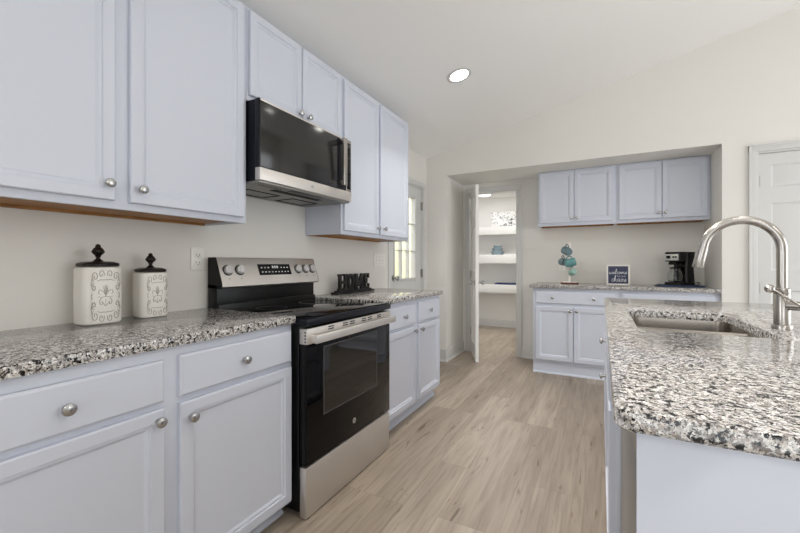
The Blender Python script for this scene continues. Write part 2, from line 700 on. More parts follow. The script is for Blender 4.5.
def base_y(name, y0, y1, x, s=1):            # on a wall facing s*x
    struct(name, MB().prism([(x, 0), (x, 0.135), (x + s * 0.008, 0.135), (x + s * 0.014, 0.122), (x + s * 0.014, 0.02), (x + s * 0.026, 0.015), (x + s * 0.028, 0)], 'y', y0, y1), 'trim')


base_x('baseboard_back', 0.0, XL + 0.028, YW)
base_y('baseboard_alcove_left', YW - 0.0275, YN, XL)
base_x('baseboard_alcove', 1.004, 1.2, YN)
base_x('baseboard_right', XR + 0.02, 2.94, YW)
base_y('baseboard_left', 3.06, DY0 - 0.06, 0.0)

# casings
def casing(name, x0, x1, z, y, w_=0.06):     # around an opening in a wall facing -y
    m = MB()
    t = 0.018
    for a, b in ((x0 - w_, x0), (x1, x1 + w_)):
        m.box(a, b, y - t, y, 0, z + w_, 0.004)
        m.box(a + (0.0 if a < x0 else w_ - 0.018), a + (0.018 if a < x0 else w_), y - t - 0.006, y - t + 0.001, 0, z + w_, 0.002)
    m.box(x0 - w_, x1 + w_, y - t - 0.0006, y, z, z + w_, 0.004)
    m.box(x0 - w_, x1 + w_, y - t - 0.0064, y - t + 0.001, z + w_ - 0.018, z + w_, 0.002)
    # jamb
    m.box(x0 - 0.001, x0 + 0.014, y - 0.004, y + 0.12, 0, z)
    m.box(x1 - 0.014, x1 + 0.001, y - 0.004, y + 0.12, 0, z)
    m.box(x0, x1, y - 0.0035, y + 0.12, z - 0.014, z + 0.001)
    return struct(name, m, 'trim')


casing('trim_1', QX0, QX1, QZ, YN)
casing('trim_2', PX0, PX1, PZ, YW, 0.056)
m = MB()                                      # casing of the outside door on the left wall
for a, b in ((DY0 - 0.05, DY0), (DY1, DY1 + 0.06)):
    m.box(0, 0.018, a, b, 0, DZ + 0.06, 0.004)
m.box(0, 0.0186, DY0 - 0.05, DY1 + 0.06, DZ, DZ + 0.06, 0.004)
m.box(-0.12, 0.004, DY0 - 0.001, DY0 + 0.014, 0, DZ)
m.box(-0.12, 0.004, DY1 - 0.014, DY1 + 0.001, 0, DZ)
m.box(-0.12, 0.0035, DY0, DY1, DZ - 0.014, DZ + 0.001)
struct('trim_3', m, 'trim')

# ---- outside door (half glazed) in the left wall
y0, y1 = DY0 + 0.016, DY1 - 0.016
gy0, gy1, gz0, gz1 = 3.36, 3.85, 0.985, 1.885
d1 = MB()
d1.box(-0.05, -0.006, y0, gy0, 0.01, DZ - 0.016, 0.001)
d1.box(-0.05, -0.006, gy1, y1, 0.01, DZ - 0.016, 0.001)
d1.box(-0.05, -0.006, gy0, gy1, 0.01, gz0)
d1.box(-0.05, -0.006, gy0, gy1, gz1, DZ - 0.016)
door1 = struct('door_1', d1, 'trim')
m = MB()
for a, b, c, d in ((gy0 - 0.02, gy0 + 0.006, gz0 - 0.02, gz1 + 0.02), (gy1 - 0.006, gy1 + 0.02, gz0 - 0.02, gz1 + 0.02)):
    m.box(-0.056, 0.002, a, b, c, d, 0.003)
for c, d in ((gz0 - 0.02, gz0 + 0.006), (gz1 - 0.006, gz1 + 0.02)):
    m.box(-0.0556, 0.0016, gy0 - 0.02, gy1 + 0.02, c, d, 0.003)
m.build('glazing_frame', 'trim', door1)
m = MB()
for k in (1, 2):
    yy = gy0 + (gy1 - gy0) * k / 3
    zz = gz0 + (gz1 - gz0) * k / 3
    m.box(-0.046, -0.004, yy - 0.006, yy + 0.006, gz0, gz1, 0.001)
    m.box(-0.0455, -0.0035, gy0, gy1, zz - 0.006, zz + 0.006, 0.001)
m.build('muntins', 'trim', door1)
MB().box(-0.03, -0.024, gy0, gy1, gz0, gz1).build('pane', 'pane', door1)
for k, zz in enumerate((0.3, 1.035, 1.815)):
    MB().tube([(0.004, y1 + 0.006, zz - 0.05), (0.004, y1 + 0.006, zz + 0.05)], 0.008, 10).box(-0.004, 0.001, y1 - 0.022, y1 + 0.006, zz - 0.045, zz + 0.045).build('hinge', 'brass', door1)
k = MB().lathe([(0.03, 0), (0.03, 0.006), (0.011, 0.01), (0.011, 0.03), (0.024, 0.042), (0.027, 0.052), (0.022, 0.062), (0, 0.066)], (-0.006, y0 + 0.055, 1.0), (1, 0, 0)).build('knob', 'nickel', door1)

# ---- right-hand six panel door in the back wall
d2 = MB()
dx0, dx1, dz1 = PX0 + 0.017, PX1 - 0.017, PZ - 0.017
dy = YW + 0.012
sty, mid = 0.1, 0.09
cx_ = (dx0 + dx1) / 2
cols = ((dx0 + sty - 0.028, cx_ - mid / 2), (cx_ + mid / 2, dx1 - sty + 0.028))
rows = ((0.22, 0.93), (1.09, 1.645), (1.775, 1.96))
d2.box(dx0, dx1, dy + 0.012, dy + 0.035, 0.01, dz1)
xs = [dx0, cols[0][0], cols[0][1], cols[1][0], cols[1][1], dx1]
for a, b in ((xs[0], xs[1]), (xs[2], xs[3]), (xs[4], xs[5])):
    d2.box(a, b, dy, dy + 0.013, 0.01, dz1)
zs = [0.01, rows[0][0], rows[0][1], rows[1][0], rows[1][1], rows[2][0], rows[2][1], dz1]
for c in cols:
    for a, b in ((zs[0], zs[1]), (zs[2], zs[3]), (zs[4], zs[5]), (zs[6], zs[7])):
        d2.box(c[0], c[1], dy, dy + 0.013, a, b)
    for a, b in rows:
        d2.panel(c[0], c[1], a, b, dy, [(-0.001, 0.0126), (0.0, 0.0006), (0.013, 0.010), (0.02, 0.010), (0.042, 0.003)])
door2 = struct('door_2', d2, 'trim')
for zz in (0.25, 0.945, 1.83):
    MB().tube([(dx0 - 0.004, dy - 0.008, zz - 0.045), (dx0 - 0.004, dy - 0.008, zz + 0.045)], 0.007, 10).build('hinge', 'brass', door2)

# ---- pantry door, standing open into the kitchen
hx, hy = QX0 + 0.016, YN - 0.03
ang = math.atan2(4.243 - hy, 0.575 - hx)
dw = 0.55
pd = thing('door_3', None, None, (hx, hy, 0), ang, kind='structure')
m = MB()
m.box(0.0, dw, 0.010, 0.026, 0.012, QZ - 0.004)
for yy, sgn in ((0.0, -1), (0.036, 1)):
    cc = ((0.085, 0.24), (0.31, dw - 0.085))
    xs = (0.0, 0.085, 0.24, 0.31, dw - 0.085, dw)
    ya, yb = (0.0, 0.0105) if sgn < 0 else (0.0255, 0.036)
    for a, b in ((xs[0], xs[1]), (xs[2], xs[3]), (xs[4], xs[5])):
        m.box(a, b, ya, yb, 0.012, QZ - 0.004)
    for c in cc:
        for a, b in ((0.012, 0.2), (0.9, 1.05), (1.6, 1.72), (1.95, QZ - 0.004)):
            m.box(c[0], c[1], ya, yb, a, b)
m.build('leaf', 'pantrydoor_lifted', pd)
for zz in (0.28, 1.01, 1.78):
    MB().tube([(-0.006, 0.004, zz - 0.05), (-0.006, 0.004, zz + 0.05)], 0.008, 10).box(-0.004, 0.03, -0.002, 0.001, zz - 0.045, zz + 0.045).build('hinge', 'brass', pd)
kp = [(0.028, 0), (0.028, 0.006), (0.011, 0.012), (0.011, 0.03), (0.024, 0.042), (0.028, 0.052), (0.022, 0.064), (0, 0.068)]
MB().lathe(kp, (dw - 0.06, 0.0, 0.925), (0, -1, 0)).build('knob', 'nickel', pd)
MB().lathe(kp, (dw - 0.06, 0.036, 0.925), (0, 1, 0)).build('knob', 'nickel', pd)

# ---- pantry shelves
for nm, zt, zb, lab in (('pantry_shelf', 1.775, 1.64, 'top white pantry shelf under the floral print'),
                        ('pantry_shelf', 1.295, 1.145, 'middle white pantry shelf with the stacked blue dishes'),
                        ('pantry_shelf', 0.785, 0.645, 'lowest white pantry shelf with the dark blue tray')):
    s = thing(nm, lab, 'shelf', (PXL, PY1, zt), 0, 'pantry shelves')
    MB().box(0.002, PXR - PXL - 0.002, -0.41, -0.002, -0.03, 0.0).build('board', 'trim', s)
    MB().box(0.002, PXR - PXL - 0.002, -0.43, -0.4095, zb - zt, 0.0, 0.002).build('front_edge', 'trim', s)

# outside, seen through the glazed door
struct('ground', MB().box(-4.0, -0.121, 1.0, 9.5, -0.16, -0.06), 'concrete')
m = MB()
k = 0
yy = 2.0
while yy < 9.0:
    m.box(-1.62, -1.59, yy, yy + 0.142, -0.06, 2.5, 0.006)
    yy += 0.15
m.box(-1.66, -1.62, 2.0, 9.0, -0.06, 2.5)
f = m.build('board_fence', 'siding')
tag(f, 'pale yellow vertical board fence seen through the glazed outside door', 'fence')

# ---- ceiling lamp over the aisle
LX, LY = 0.874, 2.81


def downlight(x, y, label, power=1.2, spread=125):
    z = cz(x)
    tilt = math.atan(CS)
    t = thing('recessed_light', label, 'ceiling light', (x, y, z), 0, 'recessed ceiling lights')
    t.rotation_euler = (0, -tilt, 0)
    MB().lathe([(0.098, 0.0), (0.096, -0.006), (0.072, -0.008), (0.070, -0.003), (0.070, 0.0)], (0, 0, 0), n=40).build('trim_ring', 'trim', t)
    MB().lathe([(0.069, -0.0045), (0.0, -0.0055)], (0, 0, 0), n=40).build('lens', 'lamp', t)
    l = area_light('recessed_lamp', (x + 0.003, y, z - 0.02), (0, -tilt, 0), 0.13, 0.13, power, (1, 0.95, 0.9), 'DISK')
    l.data.spread = R(spread)
    return t


downlight(LX, LY, 'white recessed ceiling light glowing on the sloped ceiling above the aisle', 7)
for x, y, lab in ((2.75, 2.2, 'added recessed ceiling light above the far end of the island, out of the picture'),
                  (2.45, 0.75, 'added recessed ceiling light above the near end of the island, out of the picture')):
    downlight(x, y, lab, 1.2)  # unseen downlights added to light the island top
downlight(1.5, 0.75, 'added recessed ceiling light above the aisle beside the near island end, out of the picture', 2.8, 95)  # unseen, added to brighten the near floor and base cabinets
downlight(1.5, 2.0, 'added recessed ceiling light above the aisle in front of the range, out of the picture', 4.5, 95)  # unseen, added for more light on the range side

pl = thing('pantry_light', 'round flush light on the pantry ceiling above the shelves', 'ceiling light', (0.1, 6.35, PCZ))
MB().lathe([(0.12, 0), (0.12, -0.012), (0.105, -0.016)], (0, 0, 0), n=32).build('trim_ring', 'trim', pl)
MB().lathe([(0.104, -0.012), (0.09, -0.024), (0, -0.03)], (0, 0, 0), n=32).build('lens', 'lampsoft', pl)
area_light('pantry_lamp', (0.1, 6.35, PCZ - 0.05), (0, 0, 0), 0.2, 0.2, 0.8, (1, 0.98, 0.96), 'DISK')
area_light('pantry_fill_front', (0.6, 5.5, PCZ - 0.03), (0, 0, 0), 0.2, 0.2, 16, (1, 0.98, 0.96), 'DISK')  # lamp without a fixture, added to brighten the pantry


# unseen globe pendants added to even out the room's light
for px_, py_, gm, grp, lab in ((2.62, 0.95, 'globe', 'added island pendants', 'added white globe pendant above the near end of the island, over the top of the picture'),
                               (2.62, 1.85, 'globe', 'added island pendants', 'added white globe pendant above the island sink, over the top of the picture'),
                               (4.0, 1.2, 'fill_globe_bright', 'added side pendants', 'added bright globe pendant right of the island, outside the picture'),
                               (3.5, -0.9, 'fill_globe_soft', 'added side pendants', 'added globe pendant behind the viewer, outside the picture')):
    t = thing('added_pendant', lab, 'pendant light', (px_, py_, cz(px_)), 0, grp)
    zg = 2.27 - cz(px_)
    MB().lathe([(0.06, 0.03), (0.06, -0.02), (0.02, -0.03), (0.006, -0.032), (0.006, zg + 0.11)], (0, 0, 0), n=24).build('rod', 'nickel', t)
    MB().lathe([(0.03, 0.12), (0.032, 0.1), (0.06, 0.09), (0.095, 0.05), (0.105, 0.0), (0.095, -0.05), (0.06, -0.09), (0, -0.106)], (0, 0, zg), n=32).build('globe', gm, t)

# ================================================================ CABINETS
DOOR = [(0, 0), (0, -0.0165), (0.0035, -0.02), (0.038, -0.02), (0.0405, -0.0145), (0.0485, -0.0145), (0.057, -0.008)]
DRAWER = [(0, 0), (0, -0.0145), (0.007, -0.02)]
KNOB = [(0.0085, 0), (0.0065, 0.004), (0.006, 0.012), (0.0125, 0.0165), (0.0165, 0.021), (0.0155, 0.026), (0.010, 0.0295), (0, 0.0305)]


def knob(x, z, parent, y=-0.02, s=1.0):
    MB().lathe([(r * s, h * s) for r, h in KNOB], (x, y, z), (0, -1, 0), n=20).build('knob', 'nickel', parent)


def cabinet(name, label, cat, loc, rot, w_, depth, z0, z1, drawers=(), doors=(), toe=None, group=None, shoe=True, bottom=False, pine=None):
    """local frame: x along the width, y into the wall, front of the face frame at y = 0"""
    t = thing(name, label, cat, loc, rot, group)
    if bottom:
        m = MB().box(0, 0.016, 0.019, depth, z0 + 0.002, z1).box(w_ - 0.016, w_, 0.019, depth, z0 + 0.002, z1)
        m.box(0.0155, w_ - 0.0155, 0.019, depth, z0 + 0.03, z1)
        m.build('carcass', 'cab', t)
        MB().box(0.0165, w_ - 0.0165, 0.0195, depth - 0.001, z0 + 0.012, z0 + 0.0298).box(0.0165, w_ - 0.0165, depth - 0.02, depth - 0.0011, z0 + 0.001, z0 + 0.013).build('bottom_panel', 'pine', t)
    else:
        MB().box(0, w_, 0.019, depth, z0, z1).build('carcass', 'cab', t)
    MB().box(0, w_, 0.0, 0.0188, z0, z1, 0.0012).build('face_frame', 'cab', t)
    if toe is not None:
        m = MB().box(0.0, w_, toe, depth, 0.0, z0)
        if shoe:
            m.prism([(toe + 0.001, 0), (toe - 0.014, 0), (toe - 0.013, 0.008), (toe - 0.008, 0.015), (toe + 0.001, 0.02)], 'x', 0, w_)
        m.build('toe_kick', 'cab', t)
    for x0, x1, a, b, kn in drawers:
        d = MB().panel(x0, x1, a, b, 0.0, DRAWER).build('drawer_front', 'cab', t)
        for kx in kn:
            knob(kx, (a + b) / 2, d)
    for x0, x1, a, b, kx, kz in doors:
        d = MB().panel(x0, x1, a, b, 0.0, DOOR).build('door', 'cab', t)
        knob(kx, kz, d)
    return t


o = 0.21
cabinet('base_cabinet', 'white base cabinet left of the range under the two canisters', 'cabinet', (0.61, 0.21, 0), R(90), 1.066, 0.607, 0.07, 0.8805,
        [(0.232 - o, 0.704 - o, 0.71, 0.842, [0.452 - o]), (0.755 - o, 1.261 - o, 0.71, 0.847, [1.004 - o])],
        [(0.232 - o, 0.704 - o, 0.09, 0.690, 0.692 - o - 0.01, 0.657), (0.755 - o, 1.261 - o, 0.09, 0.688, 0.789 - o, 0.635)], toe=0.06, group='white base cabinets')
o = 2.043
cabinet('base_cabinet', 'white base cabinet right of the range under the HOME sign', 'cabinet', (0.61, o, 0), R(90), 1.004, 0.607, 0.09, 0.8805,
        [(2.075 - o, 2.527 - o, 0.70, 0.848, [2.35 - o]), (2.597 - o, 3.021 - o, 0.70, 0.853, [2.79 - o])],
        [(2.075 - o, 2.535 - o, 0.115, 0.680, 2.51 - o, 0.65), (2.60 - o, 3.021 - o, 0.115, 0.680, 2.63 - o, 0.645)], toe=0.055, group='white base cabinets')
o = 0.21
cabinet('wall_cabinet', 'tall white wall cabinet above the canisters, left of the microwave', 'cabinet', (0.313, o, 0), R(90), 1.066, 0.311, 1.345, 2.412, (),
        [(0.235 - o, 0.705 - o, 1.372, 2.392, 0.68 - o, 1.428), (0.754 - o, 1.25 - o, 1.372, 2.392, 0.787 - o, 1.423)], group='white wall cabinets', bottom=True)
o = 1.279
cabinet('wall_cabinet', 'short white wall cabinet directly above the microwave', 'cabinet', (0.313, o, 0), R(90), 0.76, 0.311, 1.953, 2.412, (),
        [(1.288 - o, 1.648 - o, 1.978, 2.398, 1.628 - o, 2.003), (1.656 - o, 2.02 - o, 1.978, 2.398, 1.70 - o, 2.003)], group='white wall cabinets')
o = 2.042
cabinet('wall_cabinet', 'tall white wall cabinet right of the microwave, above the HOME sign', 'cabinet', (0.313, o, 0), R(90), 1.004, 0.311, 1.345, 2.412, (),
        [(2.06 - o, 2.50 - o, 1.372, 2.392, 2.475 - o, 1.42), (2.531 - o, 3.01 - o, 1.372, 2.392, 2.575 - o, 1.42)], group='white wall cabinets', bottom=True)
o = 1.215
cabinet('base_cabinet', 'white base cabinet in the alcove under the mug tree', 'cabinet', (o, 4.19, 0), 0, 0.784, 0.568, 0.12, 0.893,
        [(1.245 - o, 1.972 - o, 0.733, 0.857, [1.413 - o, 1.792 - o])],
        [(1.245 - o, 1.602 - o, 0.146, 0.70, 1.575 - o, 0.665), (1.611 - o, 1.972 - o, 0.146, 0.70, 1.638 - o, 0.665)], toe=0.02, group='white base cabinets')
o = 2.0
cabinet('base_cabinet', 'white base cabinet in the alcove under the coffee maker', 'cabinet', (o, 4.19, 0), 0, 0.766, 0.568, 0.12, 0.893,
        [(2.03 - o, 2.735 - o, 0.733, 0.857, [2.2 - o, 2.56 - o])],
        [(2.03 - o, 2.378 - o, 0.146, 0.70, 2.35 - o, 0.665), (2.386 - o, 2.735 - o, 0.146, 0.70, 2.415 - o, 0.665)], toe=0.02, group='white base cabinets')
o = 1.222
cabinet('wall_cabinet', 'left white wall cabinet in the alcove, above the mug tree', 'cabinet', (o, 4.512, 0), 0, 0.767, 0.246, 1.563, 2.174, (),
        [(1.243 - o, 1.593 - o, 1.598, 2.155, 1.573 - o, 1.64), (1.599 - o, 1.963 - o, 1.598, 2.155, 1.625 - o, 1.64)], group='white wall cabinets', bottom=True)
o = 1.99
cabinet('wall_cabinet', 'right white wall cabinet in the alcove, above the coffee maker', 'cabinet', (o, 4.512, 0), 0, 0.776, 0.246, 1.563, 2.174, (),
        [(2.017 - o, 2.381 - o, 1.598, 2.155, 2.357 - o, 1.65), (2.388 - o, 2.745 - o, 1.598, 2.155, 2.41 - o, 1.65)], group='white wall cabinets', bottom=True)

# worktops
tag(MB().box(0.002, 0.639, 0.19, 1.277, 0.881, 0.914, 0.004).build('granite_countertop', 'granite'),
    'speckled grey granite countertop left of the range, holding the two canisters', 'countertop', 'granite countertops')
tag(MB().box(0.002, 0.639, 2.042, 3.07, 0.881, 0.914, 0.004).build('granite_countertop', 'granite'),
    'speckled grey granite countertop right of the range, holding the HOME sign', 'countertop', 'granite countertops')
tag(MB().box(1.185, 2.766, YW, YN - 0.002, 0.8935, 0.924, 0.003).build('granite_countertop', 'granite'),
    'speckled grey granite countertop in the alcove, holding the coffee maker', 'countertop', 'granite countertops')

# ================================================================ ISLAND
IX0, IX1, IY0, IY1 = 1.868, 2.95, 0.70, 2.95
SX0, SX1, SY0, SY1, SR = 1.97, 2.36, 1.59, 2.235, 0.05


def rrect(x0, x1, y0, y1, r, n=8):
    pts = []
    for cx0, cy0, a0 in ((x1 - r, y1 - r, 0), (x0 + r, y1 - r, 90), (x0 + r, y0 + r, 180), (x1 - r, y0 + r, 270)):
        for k in range(n + 1):
            a = R(a0 + 90 * k / n)
            pts.append((cx0 + r * math.cos(a), cy0 + r * math.sin(a)))
    return pts


def outline(x0, x1, y0, y1, r):
    return rrect(x0, x1, y0, y1, r)


m = MB()
zt, zb = 0.914, 0.881
e = 0.004
L_ = lambda p, z: [(x, y, z) for x, y in p]
out = lambda i: outline(IX0 + i, IX1 - i, IY0 + i, IY1 - i, 0.03 - i)
inn = lambda i: outline(SX0 - i, SX1 + i, SY0 - i, SY1 + i, SR + i)
m.strip([L_(inn(e), zt), L_(out(e), zt), L_(out(0.0015), zt - 0.0012), L_(out(0), zt - e), L_(out(0), zb + e), L_(out(e), zb), L_(inn(0), zb), L_(inn(0), zt - e), L_(inn(0.0012), zt - 0.0012), L_(inn(e), zt)], False, False)
bmesh.ops.remove_doubles(m.bm, verts=m.bm.verts[:], dist=1e-5)
tag(m.build('island_countertop', 'granite'), 'speckled granite island countertop with the sink cut-out', 'countertop')

# island body: the dishwasher bay stays open at the near end
ib = thing('island_cabinet', 'white island base cabinet under the granite island top, beside the dishwasher', 'cabinet', (1.89, 1.345, 0), 0, local=False)
m = MB()
m.box(1.915, 2.60, 0.728, 0.742, 0.0, 0.8805)          # near end panel
m.box(2.52, 2.60, 0.742, 1.345, 0.0, 0.8805)
m.box(1.909, 2.60, 1.345, 1.362, 0.09, 0.8805)
m.box(1.909, 2.60, 2.92, 2.937, 0.09, 0.8805)
m.box(2.583, 2.60, 1.345, 2.937, 0.0, 0.8805)
m.box(1.909, 2.60, 1.345, 2.937, 0.09, 0.11)
m.build('carcass', 'cab', ib)
MB().box(1.9, 2.60, 0.722, 0.7278, 0.0, 0.8805, 0.001).build('end_panel', 'cab', ib)
m = MB().box(1.89, 1.9088, 1.347, 2.937, 0.09, 0.8805, 0.001)
m.build('face_frame', 'cab', ib)
MB().box(1.945, 1.96, 1.347, 2.937, 0.0, 0.09).build('toe_kick', 'cab', ib)


def island_front(y0, y1, a, b, loops, nm, knobs):
    mm = MB().panel(-y1, -y0, a, b, 0.0, loops)
    bmesh.ops.rotate(mm.bm, verts=mm.bm.verts[:], cent=(0, 0, 0), matrix=Matrix.Rotation(R(-90), 3, 'Z'))
    bmesh.ops.translate(mm.bm, verts=mm.bm.verts[:], vec=(1.89, 0, 0))
    d = mm.build(nm, 'cab', ib)
    for ky, kz in knobs:
        MB().lathe([(r * 0.9, h * 0.9) for r, h in KNOB], (1.871, ky, kz), (-1, 0, 0), n=20).build('knob', 'nickel', d)


for a, b, kd in ((1.347, 2.14, [(2.08, 0.602)]), (2.17, 2.54, []), (2.55, 2.92, [])):
    island_front(a, b, 0.115, 0.69, DOOR, 'door', kd)
island_front(1.347, 2.14, 0.715, 0.85, DRAWER, 'drawer_front', [(2.08, 0.772)])
island_front(2.17, 2.92, 0.715, 0.85, DRAWER, 'drawer_front', [])

# dishwasher in the near end of the island
dwk = thing('dishwasher', 'stainless steel dishwasher at the near end of the island, seen edge on', 'dishwasher', (1.9, 0.745, 0), 0, local=False)
MB().box(1.9385, 2.515, 0.747, 1.341, 0.02, 0.875).build('tub', 'grey', dwk)
MB().box(1.903, 1.938, 0.749, 1.341, 0.11, 0.80, 0.004).build('door', 'dwsteel', dwk)
MB().box(1.903, 1.938, 0.749, 1.341, 0.8035, 0.872, 0.004).build('control_strip', 'dwsteel', dwk)
MB().box(1.945, 1.96, 0.752, 1.339, 0.0, 0.105).build('kick_plate', 'black', dwk)

# sink, hung under the cut-out
sk = thing('sink', 'undermount stainless steel sink in the island granite', 'sink', ((SX0 + SX1) / 2, (SY0 + SY1) / 2, 0.88), 0, local=False)
sd = 0.20
yd = 1.935
m = MB()
zt = 0.8805
o1 = lambda i: rrect(SX0 - i, SX1 + i, SY0 - i, SY1 + i, SR + i)
m.strip([L_(o1(0.022), zt), L_(o1(-0.004), zt), L_(o1(-0.006), zt - 0.02), L_(o1(-0.012), zt - sd + 0.03), L_(o1(-0.04), zt - sd), L_(o1(-0.038), zt - sd - 0.002), L_(o1(-0.010), zt - sd + 0.028), L_(o1(-0.003), zt - 0.02), L_(o1(0.022), zt - 0.0015)], False, False)
b = m.bm
bl = [v for v in b.verts if abs(v.co.z - (zt - sd)) < 1e-6]
b.faces.new(bl)
bl = [v for v in b.verts if abs(v.co.z - (zt - sd - 0.002)) < 1e-6]
b.faces.new(bl[::-1])
m.build('bowl', 'sinksteel', sk)
m = MB().prism([(yd - 0.030, zt - 0.18), (yd - 0.022, zt - 0.03), (yd - 0.016, zt - 0.012), (yd - 0.008, zt - 0.007), (yd + 0.008, zt - 0.007), (yd + 0.016, zt - 0.012), (yd + 0.022, zt - 0.03), (yd + 0.03, zt - 0.18)], 'x', SX0 + 0.006, SX1 - 0.006)
m.build('divider', 'sinksteel', sk)
for yy in (1.755, 2.095):
    MB().lathe([(0.045, 0.0), (0.045, 0.004), (0.035, 0.006), (0.03, 0.002), (0, 0.002)], (2.165, yy, zt - sd + 0.0005), n=28).build('drain', 'nickel', sk)

# faucet
fx, fy, fz = 2.423, 1.836, 0.914
fa = thing('faucet', 'brushed nickel gooseneck pull-down faucet behind the sink on the island', 'faucet', (fx, fy, fz), 0, local=False)
MB().lathe([(0.029, 0), (0.029, 0.012), (0.027, 0.016), (0.0235, 0.017)], (fx, fy, fz), n=36).build('base_ring', 'steelv', fa)
MB().lathe([(0.0232, 0.0165), (0.0232, 0.122), (0.0225, 0.1235), (0.0225, 0.126), (0.0232, 0.1275), (0.0232, 0.145), (0.0205, 0.148), (0.0165, 0.148)], (fx, fy, fz), n=36).build('body', 'steelv', fa)
path = [(fx, fy, fz + 0.147), (fx, fy, 1.14), (fx, fy, 1.196)]
ccx, ccz, rr = fx - 0.1125, 1.198, 0.1125
for k in range(1, 19):
    a = R(k * 10 * 0.955)
    path.append((ccx + rr * math.cos(a), fy, ccz + rr * math.sin(a)))
MB().tube(path, 0.0155, 24).build('spout', 'steelv', fa)
p0 = Vector(path[-1])
dv = (Vector(path[-1]) - Vector(path[-2])).normalized()
q = [p0 + dv * t for t in (0.0, 0.0025, 0.003, 0.02, 0.08, 0.083)]
MB().tube(q, [0.0146, 0.0146, 0.0168, 0.0172, 0.0182, 0.0168], 24).build('spray_head', 'steelv', fa)
h0 = Vector((fx + 0.01, fy - 0.012, 1.0))
h1 = Vector((fx + 0.052, fy - 0.04, 1.0))
MB().tube([h0, h1, h1 + (h1 - h0) * 0.05], [0.0165, 0.0165, 0.0145], 24).build('handle_hub', 'steelv', fa)
MB().tube([Vector((2.461, fy - 0.052, 0.998)), Vector((2.386, fy - 0.046, 1.057))], [0.0045, 0.0045], 14).lathe([(0, -0.0155), (0.009, -0.0125), (0.0145, -0.005), (0.0145, 0.005), (0.009, 0.0125), (0, 0.0155)], (2.376, fy - 0.046, 1.06), n=20).build('lever', 'steelv', fa)

# ================================================================ RANGE
RY, RW = 1.2815, 0.755
ry0, ry1 = RY, RY + RW
rg = thing('range', 'freestanding stainless steel and black electric range between the base cabinets', 'stove', (0.0, ry0, 0.0), 0, local=False)
m = MB().box(0.012, 0.652, ry0, ry1, 0.03, 0.872, 0.003)
m.build('body', 'black', rg)
for a in (ry0 + 0.05, ry1 - 0.05):
    for b_ in (0.08, 0.6):
        MB().lathe([(0.018, 0), (0.018, 0.008), (0.009, 0.01), (0.009, 0.031)], (b_, a, 0.0005)).build('foot', 'black', rg)
m = MB().box(0.10, 0.700, ry0 - 0.001, ry1 + 0.001, 0.868, 0.9, 0.005)
m.build('cooktop_frame', 'navyblack', rg)
MB().box(0.105, 0.690, ry0 + 0.006, ry1 - 0.006, 0.8985, 0.908, 0.003).build('cooktop_glass', 'glass', rg)
for by, bx, br in ((ry0 + 0.2, 0.53, 0.105), (ry0 + 0.56, 0.53, 0.08), (ry0 + 0.2, 0.27, 0.08), (ry0 + 0.56, 0.27, 0.105)):
    ci = lambda r_: [(bx + r_ * math.cos(2 * math.pi * k / 40), by + r_ * math.sin(2 * math.pi * k / 40)) for k in range(40)]
    MB().ring(ci(br), ci(br - 0.002), 'z', 0.9079, 0.9083).build('burner_ring', 'grey', rg)
# back riser and control panel
MB().box(0.012, 0.085, ry0 + 0.002, ry1 - 0.002, 0.87, 1.04, 0.004).box(0.08, 0.1, ry0 + 0.003, ry1 - 0.003, 0.87, 0.935, 0.004).build('back_riser', 'black', rg)
pf = [(0.012, 1.018), (0.11, 1.018), (0.122, 1.026), (0.118, 1.05), (0.072, 1.176), (0.066, 1.181), (0.012, 1.181)]
MB().prism(pf, 'y', ry0 + 0.002, ry0 + 0.0085).build('panel_end_cap', 'black', rg)
MB().prism(pf, 'y', ry1 + 0.0035, ry1 + 0.0065).build('panel_end_cap', 'black', rg)
cp = MB().prism(pf, 'y', ry0 + 0.0085, ry1 + 0.0035).build('control_panel', 'steel', rg)
# frame on the sloped face: u along y, v up the slope
pA, pB = Vector((0.118, 0, 1.05)), Vector((0.072, 0, 1.176))
sv = (pB - pA).normalized()
sn = Vector((sv.z, 0, -sv.x))


def on_panel(y, t, out=0.0):
    p_ = pA + sv * t + sn * out
    return Vector((p_.x, y, p_.z))


def slab_on(y0_, y1_, t0, t1, h_, mbx, shear=0.0):
    c = []
    for o_ in (-0.001, h_):
        c.append([on_panel(y0_, t1, o_), on_panel(y1_, t1, o_), on_panel(y1_ + shear, t0, o_), on_panel(y0_ + shear, t0, o_)])
    mbx.strip(c)
    return mbx


slab_on(ry0 + 0.263, ry0 + 0.517, 0.032, 0.1, 0.0012, MB()).build('display', 'glass', rg)
m = MB()
for r_, t_ in enumerate((0.051, 0.078)):
    for k in range(9):
        if r_ == 1 and k in (3, 4, 5):
            continue
        yy = ry0 + 0.283 + k * 0.0255
        slab_on(yy, yy + 0.011, t_ - 0.003, t_ + 0.003, 0.0018, m)
for k in range(3):
    slab_on(ry0 + 0.368 + k * 0.018, ry0 + 0.380 + k * 0.018, 0.074, 0.089, 0.0018, m)
m.build('display_marks', 'marks', rg)
for yy in (0.058, 0.134, 0.584, 0.654, 0.718):
    c = on_panel(ry0 + yy, 0.066, 0.0)
    kb = MB().lathe([(0.030, -0.001), (0.030, 0.003), (0.026, 0.004)], c, sn, n=28).build('control_knob', 'black', rg)
    mm = MB().lathe([(0.0255, 0.003), (0.0245, 0.018), (0.022, 0.020), (0, 0.020)], c, sn, n=28)
    a = c + sn * 0.019
    mm.tube([a - sv * 0.021, a + sv * 0.021], 0.006, 8)
    mm.build('knob_cap', 'silver', kb)
for yy in (0.058, 0.134, 0.584, 0.654, 0.718):
    MB().lathe([(0.003, -0.0005), (0.003, 0.0008)], on_panel(ry0 + yy, 0.018), sn, n=10).build('panel_mark', 'grey', rg)
